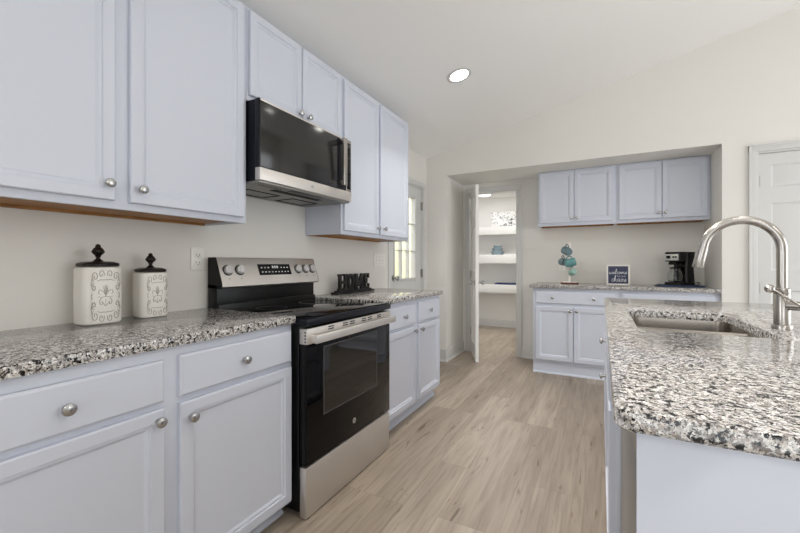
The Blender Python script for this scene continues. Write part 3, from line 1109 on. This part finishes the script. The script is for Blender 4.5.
# oven door
dz0, dz1_ = 0.241, 0.856
MB().box(0.653, 0.688, ry0 + 0.003, ry1 - 0.003, dz0, dz1_, 0.003).build('door_core', 'black', rg)
od = MB().box(0.6875, 0.693, ry0 + 0.004, ry1 - 0.004, dz0 + 0.002, 0.785, 0.001).build('oven_door', 'glass', rg)
MB().box(0.6928, 0.6936, ry0 + 0.125, ry0 + 0.597, 0.44, 0.752).build('window', 'winglass', od)
m = MB().ring([(ry0 + 0.119, 0.434), (ry0 + 0.603, 0.434), (ry0 + 0.603, 0.758), (ry0 + 0.119, 0.758)], [(ry0 + 0.125, 0.44), (ry0 + 0.597, 0.44), (ry0 + 0.597, 0.752), (ry0 + 0.125, 0.752)], 'x', 0.6926, 0.694)
m.build('window_border', 'grey', od)
lg = MB().lathe([(0.0145, 0), (0.0145, 0.0014), (0.0, 0.0014)], (0.6928, ry0 + 0.372, 0.315), (1, 0, 0), n=32).build('emblem', 'silver', od)
m = MB()
ci = lambda r_: [(ry0 + 0.372 + r_ * math.cos(2 * math.pi * k / 32), 0.315 + r_ * math.sin(2 * math.pi * k / 32)) for k in range(32)]
m.ring(ci(0.0125), ci(0.0113), 'x', 0.694, 0.6946)
m.build('emblem_ring', 'grey', lg)
MM = Matrix.Translation((0.6944, ry0 + 0.372, 0.315)) @ Matrix(((0, 0, 1, 0), (1, 0, 0, 0), (0, 1, 0, 0), (0, 0, 0, 1)))
t = text_obj('GE', 0.0135, 'emblem_letters', 'grey', lg, Matrix.Translation(-ORG[rg.name]) @ MM, 0.0003)
# stainless top rail of the door with slots, flat bar handle
tr = MB().box(0.6535, 0.699, ry0 + 0.0005, ry1 - 0.0005, 0.786, 0.8555, 0.002).build('door_rail', 'steel', rg)
for c in (0.17, 0.285, 0.345, 0.455, 0.515, 0.615):
    for zz in (0.835, 0.846):
        MB().box(0.698, 0.6996, ry0 + c - 0.022, ry0 + c + 0.022, zz - 0.003, zz + 0.003, 0.0007).build('vent_slot', 'slot', tr)
for zz in (0.798, 0.812, 0.826, 0.84):
    MB().box(0.684, 0.692, ry0 - 0.0003, ry0 + 0.003, zz - 0.0035, zz + 0.0035).build('vent_slot', 'slot', tr)
hb = MB().box(0.722, 0.738, ry0 + 0.02, ry1 - 0.0, 0.79, 0.829, 0.004)
hb.box(0.697, 0.724, ry0 + 0.022, ry0 + 0.045, 0.794, 0.825, 0.003).box(0.697, 0.724, ry1 - 0.03, ry1 - 0.006, 0.794, 0.825, 0.003)
hb.build('handle', 'steel', rg)
# storage drawer
MB().box(0.653, 0.690, ry0 + 0.002, ry1 - 0.002, 0.005, 0.233, 0.004).build('storage_drawer', 'steel', rg)
mm = MB()
pts = [(ry0 + 0.29, 0.2345)] + [(ry0 + 0.29 + 0.26 * k / 12, 0.2345 - 0.012 * math.sin(math.pi * k / 12)) for k in range(13)][1:]
mm.prism(pts, 'x', 0.668, 0.6904)
mm.build('drawer_pull', 'silver', rg)

# ================================================================ MICROWAVE
my0, my1 = 1.2835, 2.0375
mw = thing('microwave', 'stainless steel over-the-range microwave with dark glass door', 'microwave', (0.0, my0, 1.55), 0, local=False)
MB().box(0.003, 0.366, my0 + 0.004, my1 - 0.004, 1.556, 1.952, 0.003).build('body', 'navyblack', mw)
md = MB().box(0.367, 0.396, my0, my0 + 0.70, 1.617, 1.9515, 0.003).build('door', 'navyblack', mw)
MB().box(0.3955, 0.401, my0 + 0.004, my0 + 0.605, 1.62, 1.944, 0.001).build('door_glass', 'mwglass', md)
MB().box(0.3955, 0.4005, my0 + 0.608, my0 + 0.697, 1.62, 1.944, 0.001).build('door_stile', 'navyblack', md)
MB().box(0.4, 0.4015, my0 + 0.004, my0 + 0.697, 1.938, 1.9475, 0.0005).build('top_trim', 'steel', md)
m = MB().box(0.43, 0.445, my0 + 0.618, my0 + 0.654, 1.636, 1.935, 0.004)
m.box(0.399, 0.432, my0 + 0.620, my0 + 0.652, 1.64, 1.668, 0.003).box(0.399, 0.432, my0 + 0.620, my0 + 0.652, 1.903, 1.931, 0.003)
m.build('handle', 'steelv', md)
pn = MB().box(0.367, 0.400, my0 + 0.7015, my1, 1.617, 1.9515, 0.003).build('control_panel', 'steelv', mw)
pk = MB().box(0.3995, 0.4012, my0 + 0.708, my1 - 0.008, 1.63, 1.93, 0.0005).build('keypad', 'glass', pn)
for i in range(11):
    for j in range(2):
        MB().box(0.401, 0.4014, my0 + 0.716 + j * 0.013, my0 + 0.722 + j * 0.013, 1.65 + i * 0.022, 1.6535 + i * 0.022).build('key', 'grey', pk)
MB().box(0.401, 0.4016, my0 + 0.713, my0 + 0.740, 1.9, 1.918).build('display', 'grey', pk)
MB().box(0.367, 0.403, my0, my1, 1.554, 1.6155, 0.003).build('lower_rail', 'steel', mw)
em = MB().lathe([(0.012, 0), (0.012, 0.0012), (0, 0.0012)], (0.4028, my0 + 0.372, 1.585), (1, 0, 0), n=28).build('emblem', 'silver', mw)
MM = Matrix.Translation((0.4042, my0 + 0.372, 1.585)) @ Matrix(((0, 0, 1, 0), (1, 0, 0, 0), (0, 1, 0, 0), (0, 0, 0, 1)))
text_obj('GE', 0.013, 'emblem_letters', 'grey', em, Matrix.Translation(-ORG[mw.name]) @ MM, 0.0003)
bt = MB().box(0.01, 0.39, my0 + 0.006, my1 - 0.006, 1.5435, 1.5555, 0.003).build('underside', 'greysteel', mw)
for a, b_ in ((0.1, 0.33), (0.43, 0.66)):
    fl = MB().ring([(0.05, my0 + a), (0.2, my0 + a), (0.2, my0 + b_), (0.05, my0 + b_)], [(0.062, my0 + a + 0.012), (0.188, my0 + a + 0.012), (0.188, my0 + b_ - 0.012), (0.062, my0 + b_ - 0.012)], 'z', 1.541, 1.5436).build('grease_filter', 'slot', bt)
m = MB()
m.box(0.27, 0.315, my0 + 0.18, my0 + 0.56, 1.5412, 1.5436)
for k in range(8):
    m.box(0.335, 0.34, my0 + 0.05 + k * 0.02, my0 + 0.06 + k * 0.02, 1.5415, 1.5436)
m.build('vent', 'slot', bt)
MB().box(0.34, 0.385, my0 + 0.24, my0 + 0.5, 1.5405, 1.5436, 0.001).build('lamp_cover', 'grey', bt)

# ================================================================ THINGS ON THE WORKTOPS
def spiral(c, r0, r1, a0, a1, n=14):
    return [(c[0] + (r0 + (r1 - r0) * k / n) * math.cos(R(a0 + (a1 - a0) * k / n)), c[1] + (r0 + (r1 - r0) * k / n) * math.sin(R(a0 + (a1 - a0) * k / n))) for k in range(n + 1)]


def canister(label, loc, rot, wd, dp, h, s):
    """local: front ornament faces -y; wd along x, dp along y"""
    t = thing('canister', label, 'canister', loc, rot, 'ivory canisters')
    x, y = wd / 2, dp / 2
    m = MB()
    rc = min(x, y) * 0.62
    lp = lambda i, z: [(px, py, z) for px, py in rrect(-x + i, x - i, -y + i, y - i, rc - i)]
    m.strip([lp(0.004, 0), lp(0.0, 0.005), lp(-0.001, h * 0.5), lp(0.0, h - 0.012), lp(0.003, h - 0.004), lp(0.012, h)])
    m.build('jar', 'can', t)
    # scrollwork relief
    m = MB()
    pw, ph = wd * 0.36, h * 0.42
    cz_ = h * 0.49
    yf = -y - 0.0012

    def put(pts, r=0.0011):
        m.tube([(px * pw, yf, cz_ + pz * ph) for px, pz in pts], [r * s * 0.6] + [r * s] * (len(pts) - 2) + [r * s * 0.5], 6)
    for sx in (-1, 1):
        F = lambda pts: [(sx * a, b) for a, b in pts]
        for sz in (-1, 1):
            G = lambda pts: [(sx * a, sz * b) for a, b in pts]
            put(G(spiral((0.72, 0.80), 0.24, 0.04, -60, 420)))
            put(G(spiral((0.30, 0.90), 0.20, 0.03, 200, -220)))
            put(G([(0.95, 0.72), (1.0, 0.5), (0.9, 0.3), (0.78, 0.22)]))
            put(G(spiral((0.80, 0.36), 0.17, 0.04, 90, -330)))
            put(G([(0.9, 0.12), (0.97, 0.04), (0.92, 0.0)]))
            put(G([(0.6, 0.62), (0.35, 0.68), (0.1, 0.66), (0.0, 0.7)]))
        put(F([(0.0, 0.02), (0.2, 0.2), (0.42, 0.26), (0.52, 0.14), (0.4, 0.06)]))
        put(F([(0.0, 0.02), (0.12, 0.26), (0.14, 0.42)]))
        put(F([(0.0, -0.02), (0.3, -0.06), (0.55, -0.02)]))
        put(F(spiral((0.3, -0.26), 0.16, 0.03, 100, -260)))
        put(F([(0.0, -0.42), (0.12, -0.36), (0.2, -0.26)]))
    put([(0.0, -0.05), (-0.05, 0.2), (0.0, 0.46), (0.05, 0.2), (0.0, -0.05)])
    put([(0.0, -0.14), (0.0, -0.42)])
    m.build('scroll_relief', 'relief', t)
    # lid
    m = MB()
    lo = 0.006
    ll = lambda i, z: [(px, py, z) for px, py in rrect(-x + lo + i, x - lo - i, -y + lo + i, y - lo - i, rc - lo - i)]
    m.strip([ll(0.008, h + 0.0005), ll(0.0, h + 0.002), ll(-0.001, h + 0.010), ll(0.002, h + 0.014), ll(0.010, h + 0.016), ll(0.014, h + 0.0185), ll(0.03, h + 0.0205)])
    ld = m.build('lid', 'bronze', t)
    pr = [(0.018, 0.0), (0.014, 0.004), (0.007, 0.010), (0.006, 0.016), (0.010, 0.019), (0.009, 0.022), (0.013, 0.027), (0.0185, 0.034), (0.018, 0.042), (0.012, 0.050), (0.008, 0.054), (0.009, 0.058), (0.005, 0.063), (0, 0.065)]
    m = MB().lathe([(r * s, hh * s) for r, hh in pr], (0, 0, h + 0.020), n=24)
    for k in range(8):
        a = 2 * math.pi * k / 8
        m.tube([(0.011 * s * math.cos(a), 0.011 * s * math.sin(a), h + 0.020 + 0.024 * s), (0.0195 * s * math.cos(a), 0.0195 * s * math.sin(a), h + 0.020 + 0.035 * s), (0.012 * s * math.cos(a), 0.012 * s * math.sin(a), h + 0.020 + 0.05 * s)], [0.001 * s, 0.0026 * s, 0.001 * s], 6)
    m.build('finial', 'bronze', ld)
    return t


canister('larger ivory canister with scroll relief and black lid, on the left', (0.088, 0.757, 0.9145), R(90), 0.135, 0.118, 0.222, 1.08)
canister('smaller ivory canister with scroll relief and black lid, nearer the range', (0.078, 0.960, 0.9145), R(90), 0.118, 0.105, 0.196, 1.0)

# HOME sign: slab letters on a base, local x along the sign, facing -y
hs = thing('home_sign', 'black wooden block letters spelling HOME on a base, right of the range', 'sign', (0.095, 2.245, 0.9145), R(90))
sl = 0.525
MB().box(0.0, sl, -0.03, 0.03, 0, 0.016, 0.003).box(0.03, sl - 0.03, -0.02, 0.02, 0.015, 0.026, 0.003).build('base', 'blackwood', hs)
lz0, lz1 = 0.025, 0.152


def serif_letter(ch, x0, x1):
    m = MB()
    ya, yb = -0.009, 0.009
    H = lz1 - lz0
    W = x1 - x0
    st, sf, sh = 0.026, 0.009, 0.016

    def bx(a, b, c, d):
        m.box(a, b, ya, yb, c, d)
    if ch == 'H':
        for a in (x0 + sf, x1 - sf - st):
            bx(a, a + st, lz0, lz1)
            for c in (lz0, lz1 - sh):
                m.box(a - sf, a + st + sf, ya - 0.0005, yb + 0.0005, c, c + sh)
        bx(x0 + sf + st, x1 - sf - st, lz0 + H * 0.42, lz0 + H * 0.58)
    elif ch == 'O':
        cx0, cz0 = (x0 + x1) / 2, (lz0 + lz1) / 2
        el = lambda a, b: [(cx0 + a * math.cos(2 * math.pi * k / 40), cz0 + b * math.sin(2 * math.pi * k / 40)) for k in range(40)]
        m.ring(el(W / 2, H / 2), el(W / 2 - 0.03, H / 2 - 0.02), 'y', ya, yb)
    elif ch == 'M':
        for a in (x0 + sf, x1 - sf - st):
            bx(a, a + st, lz0, lz1)
            m.box(a - sf, a + st + sf, ya - 0.0005, yb + 0.0005, lz0, lz0 + sh)
        m.box(x0, x0 + st + sf, ya - 0.0005, yb + 0.0005, lz1 - sh, lz1)
        m.box(x1 - st - sf, x1, ya - 0.0005, yb + 0.0005, lz1 - sh, lz1)
        c = (x0 + x1) / 2
        for s_ in (-1, 1):
            o_ = W / 2 - sf
            m.prism([(c + s_ * o_, lz1), (c + s_ * (o_ - 0.028), lz1), (c - s_ * 0.013, lz0 + 0.02), (c + s_ * 0.012, lz0 + 0.02)], 'y', ya + 0.0005, yb - 0.0005)
    elif ch == 'E':
        bx(x0 + sf, x0 + sf + st, lz0, lz1)
        m.box(x0, x0 + sf + st + 0.005, ya - 0.0005, yb + 0.0005, lz0, lz0 + sh)
        m.box(x0, x0 + sf + st + 0.005, ya - 0.0005, yb + 0.0005, lz1 - sh, lz1)
        bx(x0 + sf + st, x1, lz0, lz0 + sh)
        bx(x0 + sf + st, x1 - 0.004, lz1 - sh, lz1)
        bx(x0 + sf + st, x1 - 0.03, lz0 + H * 0.44, lz0 + H * 0.57)
        bx(x1 - 0.014, x1, lz0, lz0 + 0.04)
        bx(x1 - 0.018, x1 - 0.004, lz1 - 0.04, lz1)
        bx(x1 - 0.042, x1 - 0.03, lz0 + H * 0.34, lz0 + H * 0.67)
    m.build('letter', 'blackwood', hs)


for ch, a, b_ in (('H', 0.052, 0.165), ('O', 0.168, 0.262), ('M', 0.266, 0.392), ('E', 0.396, 0.478)):
    serif_letter(ch, a, b_)


# mug tree and mugs
ZB = 0.9245
mt = thing('mug_tree', 'white wooden mug tree on a round base, left on the alcove counter', 'mug tree', (1.548, 4.52, ZB))
MB().lathe([(0.088, 0.0), (0.09, 0.004), (0.09, 0.013), (0.086, 0.0165)], (0, 0, 0), n=36).build('base_disc', 'redwood', mt)
MB().lathe([(0.0865, 0.0168), (0.087, 0.021), (0.083, 0.0235), (0.016, 0.025)], (0, 0, 0), n=36).build('base_top', 'white2', mt)
MB().box(-0.013, 0.013, -0.013, 0.013, 0.023, 0.452, 0.002).build('post', 'white2', mt)
def mug(label, pd_, pz, axis, outer, inner, r=0.042, h=0.095):
    """axis: direction the mouth points to; up: side the handle is on"""
    d = Vector((pd_[0], pd_[1], 0)).normalized()
    root = Vector((1.548, 4.52, ZB))
    MB().tube([Vector((0, 0, pz)) + d * 0.01, Vector((0, 0, pz + 0.016)) + d * 0.082], 0.0045, 10).build('peg', 'white2', mt)
    a = Vector(axis).normalized()
    u = Vector((0, 0, 1)) + d * 0.15
    u = (u - a * u.dot(a)).normalized()
    hang = root + Vector((0, 0, pz + 0.018)) + d * 0.074
    t = thing('mug', label, 'mug', hang - u * (r + 0.023), 0, 'mugs hanging on the mug tree')
    u = (u - a * u.dot(a)).normalized()
    v = a.cross(u)
    t.rotation_euler = Matrix((v, u, a)).transposed().to_euler()
    m = MB()
    pr = [(0, 0), (r * 0.72, 0.0), (r * 0.82, 0.004), (r, 0.03), (r * 1.02, h * 0.7), (r, h), (r - 0.003, h + 0.001), (r - 0.005, h - 0.002)]
    m.lathe(pr + [(r - 0.005, h * 0.7)], (0, 0, -h / 2), n=28)
    m.bm.faces.ensure_lookup_table()
    bmesh.ops.delete(m.bm, geom=[f_ for f_ in m.bm.faces if len(f_.verts) > 4], context='FACES')
    m.build('cup', outer, t)
    MB().lathe([(r - 0.0048, h - 0.002), (r - 0.0048, 0.03), (r * 0.75, 0.009), (0, 0.008)], (0, 0, -h / 2), n=28).bm_fix().build('inside', inner, t)
    MB().tube([(0, r - 0.003, 0.028), (0, r + 0.018, 0.028), (0, r + 0.028, 0.015), (0, r + 0.029, -0.008), (0, r + 0.018, -0.024), (0, r - 0.004, -0.026)], 0.0055, 10).build('handle', outer, t)
    return t


def bm_fix(self):
    bmesh.ops.delete(self.bm, geom=[f_ for f_ in self.bm.faces if len(f_.verts) > 4], context='FACES')
    return self


MB.bm_fix = bm_fix
mug('blue grey mug with a brown inside, topmost on the mug tree', (-0.5, -0.87), 0.40, (0.5, -0.8, 0.3), 'bluegrey', 'taupe', 0.044, 0.095)
mug('dark teal mug hanging on the left of the mug tree, second row', (-0.85, 0.3), 0.285, (0.45, -0.85, 0.05), 'bluegrey', 'taupe', 0.041, 0.09)
mug('large teal mug pointing right on the mug tree, second row', (0.40, -0.92), 0.275, (-0.85, -0.42, 0.26), 'teal', 'taupe', 0.043, 0.105)
mug('small seafoam mug with white inside, lowest on the mug tree', (0.6, -0.8), 0.165, (0.5, -0.75, -0.25), 'seafoam', 'white', 0.034, 0.075)

# little board with writing
fs = thing('framed_sign', 'small square white-framed navy sign with white script, beside the mug tree', 'sign', (2.01, 4.52, ZB), 0)
fw, fh = 0.208, 0.208
tl = Matrix.Rotation(R(-6), 4, 'X')


def tilted(m):
    bmesh.ops.transform(m.bm, matrix=tl, verts=m.bm.verts[:])
    return m


tilted(MB().ring([(-fw / 2, 0.0), (fw / 2, 0.0), (fw / 2, fh), (-fw / 2, fh)], [(-fw / 2 + 0.013, 0.013), (fw / 2 - 0.013, 0.013), (fw / 2 - 0.013, fh - 0.013), (-fw / 2 + 0.013, fh - 0.013)], 'y', -0.012, 0.012)).build('frame', 'white2', fs)
tilted(MB().box(-fw / 2 + 0.0125, fw / 2 - 0.0125, -0.006, 0.008, 0.0125, fh - 0.0125)).build('board', 'navy', fs)
GL = {
    'w': [(0, .5), (.06, .1), (.16, 0), (.27, .1), (.3, .45), (.34, .1), (.45, 0), (.56, .12), (.6, .5), (.68, .44)],
    'e': [(0, .1), (.2, .22), (.34, .4), (.26, .52), (.1, .42), (.08, .15), (.2, 0), (.38, .1)],
    'l': [(0, .1), (.2, .6), (.26, 1.05), (.16, 1.15), (.1, .8), (.1, .2), (.18, 0), (.3, .1)],
    'c': [(.34, .42), (.24, .52), (.08, .4), (.06, .14), (.18, 0), (.36, .1)],
    'o': [(.2, .5), (.06, .38), (.06, .12), (.2, 0), (.34, .14), (.33, .4), (.2, .5), (.3, .42), (.46, .44)],
    'm': [(0, 0), (.06, .48), (.06, .1), (.14, .42), (.24, .5), (.28, .4), (.28, .05), (.36, .4), (.46, .5), (.52, .4), (.52, .1), (.6, 0), (.7, .1)],
    'h': [(0, .1), (.18, .7), (.22, 1.1), (.12, 1.15), (.08, .8), (.06, 0), (.12, .36), (.24, .5), (.3, .38), (.3, .08), (.38, 0), (.46, .1)],
    'a': [(.36, .44), (.2, .52), (.06, .36), (.06, .1), (.2, 0), (.34, .2), (.37, .48), (.36, .12), (.42, 0), (.52, .1)],
    's': [(0, .1), (.16, .34), (.22, .52), (.3, .3), (.28, .08), (.14, 0), (.06, .06), (.2, .02), (.4, .12)],
}


def script_word(word, x, z, s, m, r):
    for ch in word:
        g = GL[ch]
        pts = [(x + (p_[0] + 0.12 * p_[1]) * s, -0.0072, z + p_[1] * s) for p_ in g]
        m.tube(pts, r, 6)
        x += (max(p_[0] for p_ in g) + 0.03) * s
    return x


m = MB()
script_word('welcome', -0.081, 0.112, 0.0465, m, 0.0019)
script_word('chaos', -0.062, 0.034, 0.058, m, 0.0022)
tilted(m).build('script_writing', 'marks', fs)
text_obj('TO OUR', 0.019, 'small_writing', 'marks', fs, tl @ Matrix.Translation((0.028, -0.0068, 0.088)) @ Matrix.Rotation(R(90), 4, 'X'), 0.0005, 1.1)

# folded mat and coffee maker
cl = thing('folded_mat', 'folded blue woven mat under the coffee maker', 'mat', (2.53, 4.5, ZB), R(4))
m = MB()
m.box(-0.19, 0.165, -0.13, 0.13, 0.0, 0.007, 0.003).box(-0.165, 0.17, -0.125, 0.128, 0.0065, 0.014, 0.003)
m.build('fabric', 'mat_blue', cl)

cm = thing('coffee_maker', 'black drip coffee maker with silver panel and glass carafe on the blue mat', 'coffee maker', (2.525, 4.505, ZB + 0.0145), R(-46))
# local: front faces -y
W2 = 0.078
m = MB()
m.strip([[(px, py, z) for px, py in rrect(-W2 - i, W2 + i, 0.0 - j, 0.115 + i, 0.03)] for z, i, j in ((0.028, 0.0, 0.0), (0.15, -0.006, 0.0), (0.22, -0.003, 0.0), (0.31, 0.0, 0.0))])
m.build('tower', 'coffee', cm)
m = MB().strip([[(px, py, z) for px, py in rrect(-W2 - 0.004 - i, W2 + 0.004 + i, -0.115 - i, 0.118 + i, 0.04)] for z, i in ((0.0, 0.0), (0.02, 0.0), (0.028, -0.006))])
m.build('base', 'coffee', cm)
m = MB().strip([[(px, py, z) for px, py in rrect(-W2 - i, W2 + i, -0.10 - i, 0.004, 0.022)] for z, i in ((0.226, -0.004), (0.232, 0.0), (0.306, 0.0))])
m.build('brew_head', 'coffee', cm)
m = MB().strip([[(px, py, z) for px, py in rrect(-W2 - 0.002 - i, W2 + 0.002 + i, -0.103 - i, 0.117 + i, 0.03)] for z, i in ((0.306, 0.0), (0.313, 0.001), (0.319, -0.004))])
m.build('lid', 'coffee', cm)
cp2 = MB().box(-0.068, 0.068, -0.104, -0.099, 0.237, 0.300, 0.002).build('control_panel', 'silver', cm)
MB().box(-0.052, -0.008, -0.1055, -0.1035, 0.255, 0.284, 0.0005).build('display', 'glass', cp2)
m = MB()
for a in (0.012, 0.036):
    m.lathe([(0.0095, 0), (0.0095, 0.003), (0, 0.003)], (a + 0.01, -0.1035, 0.27), (0, -1, 0), n=18)
m.build('buttons', 'black', cp2)
MB().lathe([(0.048, 0.0), (0.056, -0.018), (0.052, -0.03)][::-1], (0, -0.052, 0.226), n=28).box(-0.02, 0.02, -0.118, -0.06, 0.2, 0.208, 0.002).build('filter_basket', 'coffee', cm)
m = MB().lathe([(0.0, 0.0), (0.05, 0.0), (0.06, 0.012), (0.063, 0.05), (0.055, 0.09), (0.043, 0.118), (0.046, 0.128), (0.0435, 0.128), (0.0405, 0.118), (0.0525, 0.089), (0.0605, 0.05), (0.0575, 0.013), (0.048, 0.003), (0, 0.003)], (0, -0.05, 0.031), n=32)
ca = m.build('carafe', 'carafe', cm)
MB().lathe([(0.0475, 0), (0.0475, 0.012), (0.03, 0.017), (0, 0.017)], (0, -0.05, 0.1575), n=28).build('carafe_lid', 'coffee', ca)
MB().tube([(0.04, -0.075, 0.155), (0.066, -0.105, 0.15), (0.07, -0.11, 0.11), (0.064, -0.104, 0.065), (0.05, -0.085, 0.06)], [0.008, 0.009, 0.009, 0.009, 0.008], 10).build('carafe_handle', 'coffee', ca)
MB().lathe([(0.062, 0), (0.062, 0.002), (0, 0.002)], (0, -0.05, 0.0283), n=32).build('warming_plate', 'grey', cm)
m = MB()
m.tube([(0.07, 0.11, 0.02), (0.11, 0.10, 0.03), (0.14, 0.07, 0.026), (0.15, 0.04, 0.01), (0.135, 0.01, 0.0045), (0.12, 0.03, 0.004)], 0.0035, 8)
m.build('cord', 'coffee', cm)


# wall plates
def plate(name, label, cat, loc, rot, wd, ht, gangs, kind_):
    t = thing(name, label, cat, loc, rot, None)
    MB().box(-wd / 2, wd / 2, -0.006, -0.0005, -ht / 2, ht / 2, 0.002).build('cover', 'white', t)
    for gx in gangs:
        if kind_ == 'outlet':
            for zz in (-0.02, 0.02):
                s_ = MB().box(gx - 0.0165, gx + 0.0165, -0.0085, -0.0055, zz - 0.0145, zz + 0.0145, 0.003).build('receptacle', 'white', t)
                m = MB().box(gx - 0.0085, gx - 0.006, -0.0089, -0.008, zz - 0.003, zz + 0.007).box(gx + 0.006, gx + 0.0085, -0.0089, -0.008, zz - 0.003, zz + 0.007)
                m.lathe([(0.0028, 0), (0.0028, 0.0006)], (gx, -0.0084, zz - 0.008), (0, -1, 0), n=10)
                m.build('slots', 'slot', s_)
        else:
            MB().box(gx - 0.005, gx + 0.005, -0.0125, -0.0055, -0.012, 0.006, 0.002).build('toggle', 'white', t)
            MB().lathe([(0.003, 0), (0.003, 0.001)], (gx, -0.0058, 0.03), (0, -1, 0), n=10).lathe([(0.003, 0), (0.003, 0.001)], (gx, -0.0058, -0.03), (0, -1, 0), n=10).build('screws', 'nickel', t)
    return t


plate('outlet', 'white double outlet on the wall between the smaller canister and the range', 'outlet', (0, 1.231, 1.172), R(90), 0.072, 0.118, (0,), 'outlet')
plate('light_switch', 'white triple light switch plate on the wall above the HOME sign', 'light switch', (0, 3.055, 1.18), R(90), 0.21, 0.124, (-0.055, 0.0, 0.055), 'switch')
plate('outlet', 'white outlet on the alcove wall behind the mug tree', 'outlet', (1.452, YN, 1.115), 0, 0.075, 0.12, (0,), 'outlet')
plate('outlet', 'white outlet on the alcove wall right of the coffee maker', 'outlet', (2.69, YN, 1.18), 0, 0.075, 0.12, (0,), 'outlet')

# ---- things in the pantry
pc = thing('floral_print', 'white canvas with grey floral print standing on the top pantry shelf', 'picture', (0.39, PY1 - 0.06, 1.7755))
MB().box(-0.29, 0.29, -0.015, 0.015, 0.0, 0.29, 0.003).build('canvas', 'floral', pc)
ds = [('large blue grey dish, lowest of the stack on the middle pantry shelf', 0.125, 0.0, 0.062),
      ('medium blue grey dish, middle of the stack on the pantry shelf', 0.1, 0.063, 0.055),
      ('small blue grey dish, topmost of the stack on the pantry shelf', 0.078, 0.119, 0.045)]
for lab, r_, z_, h_ in ds:
    t = thing('dish', lab, 'dish', (0.255, PY1 - 0.25, 1.2955 + z_), 0, 'stacked dishes in the pantry')
    MB().lathe([(r_ * 0.7, 0), (r_ * 0.82, h_ * 0.3), (r_ * 0.9, h_ * 0.8), (r_, h_ * 0.86), (r_, h_ * 0.97), (r_ * 0.85, h_ * 0.985)], (0, 0, 0), n=32).build('bowl', 'dish', t)
t = thing('tray', 'flat dark blue tray lying on the lowest pantry shelf', 'tray', (0.42, PY1 - 0.25, 0.7855))
MB().strip([[(px, py, z) for px, py in rrect(-0.2 - i, 0.2 + i, -0.13 - i, 0.13 + i, 0.03)] for z, i in ((0, -0.012), (0.018, 0.0), (0.02, -0.003), (0.008, -0.014))]).build('body', 'cobalt', t)
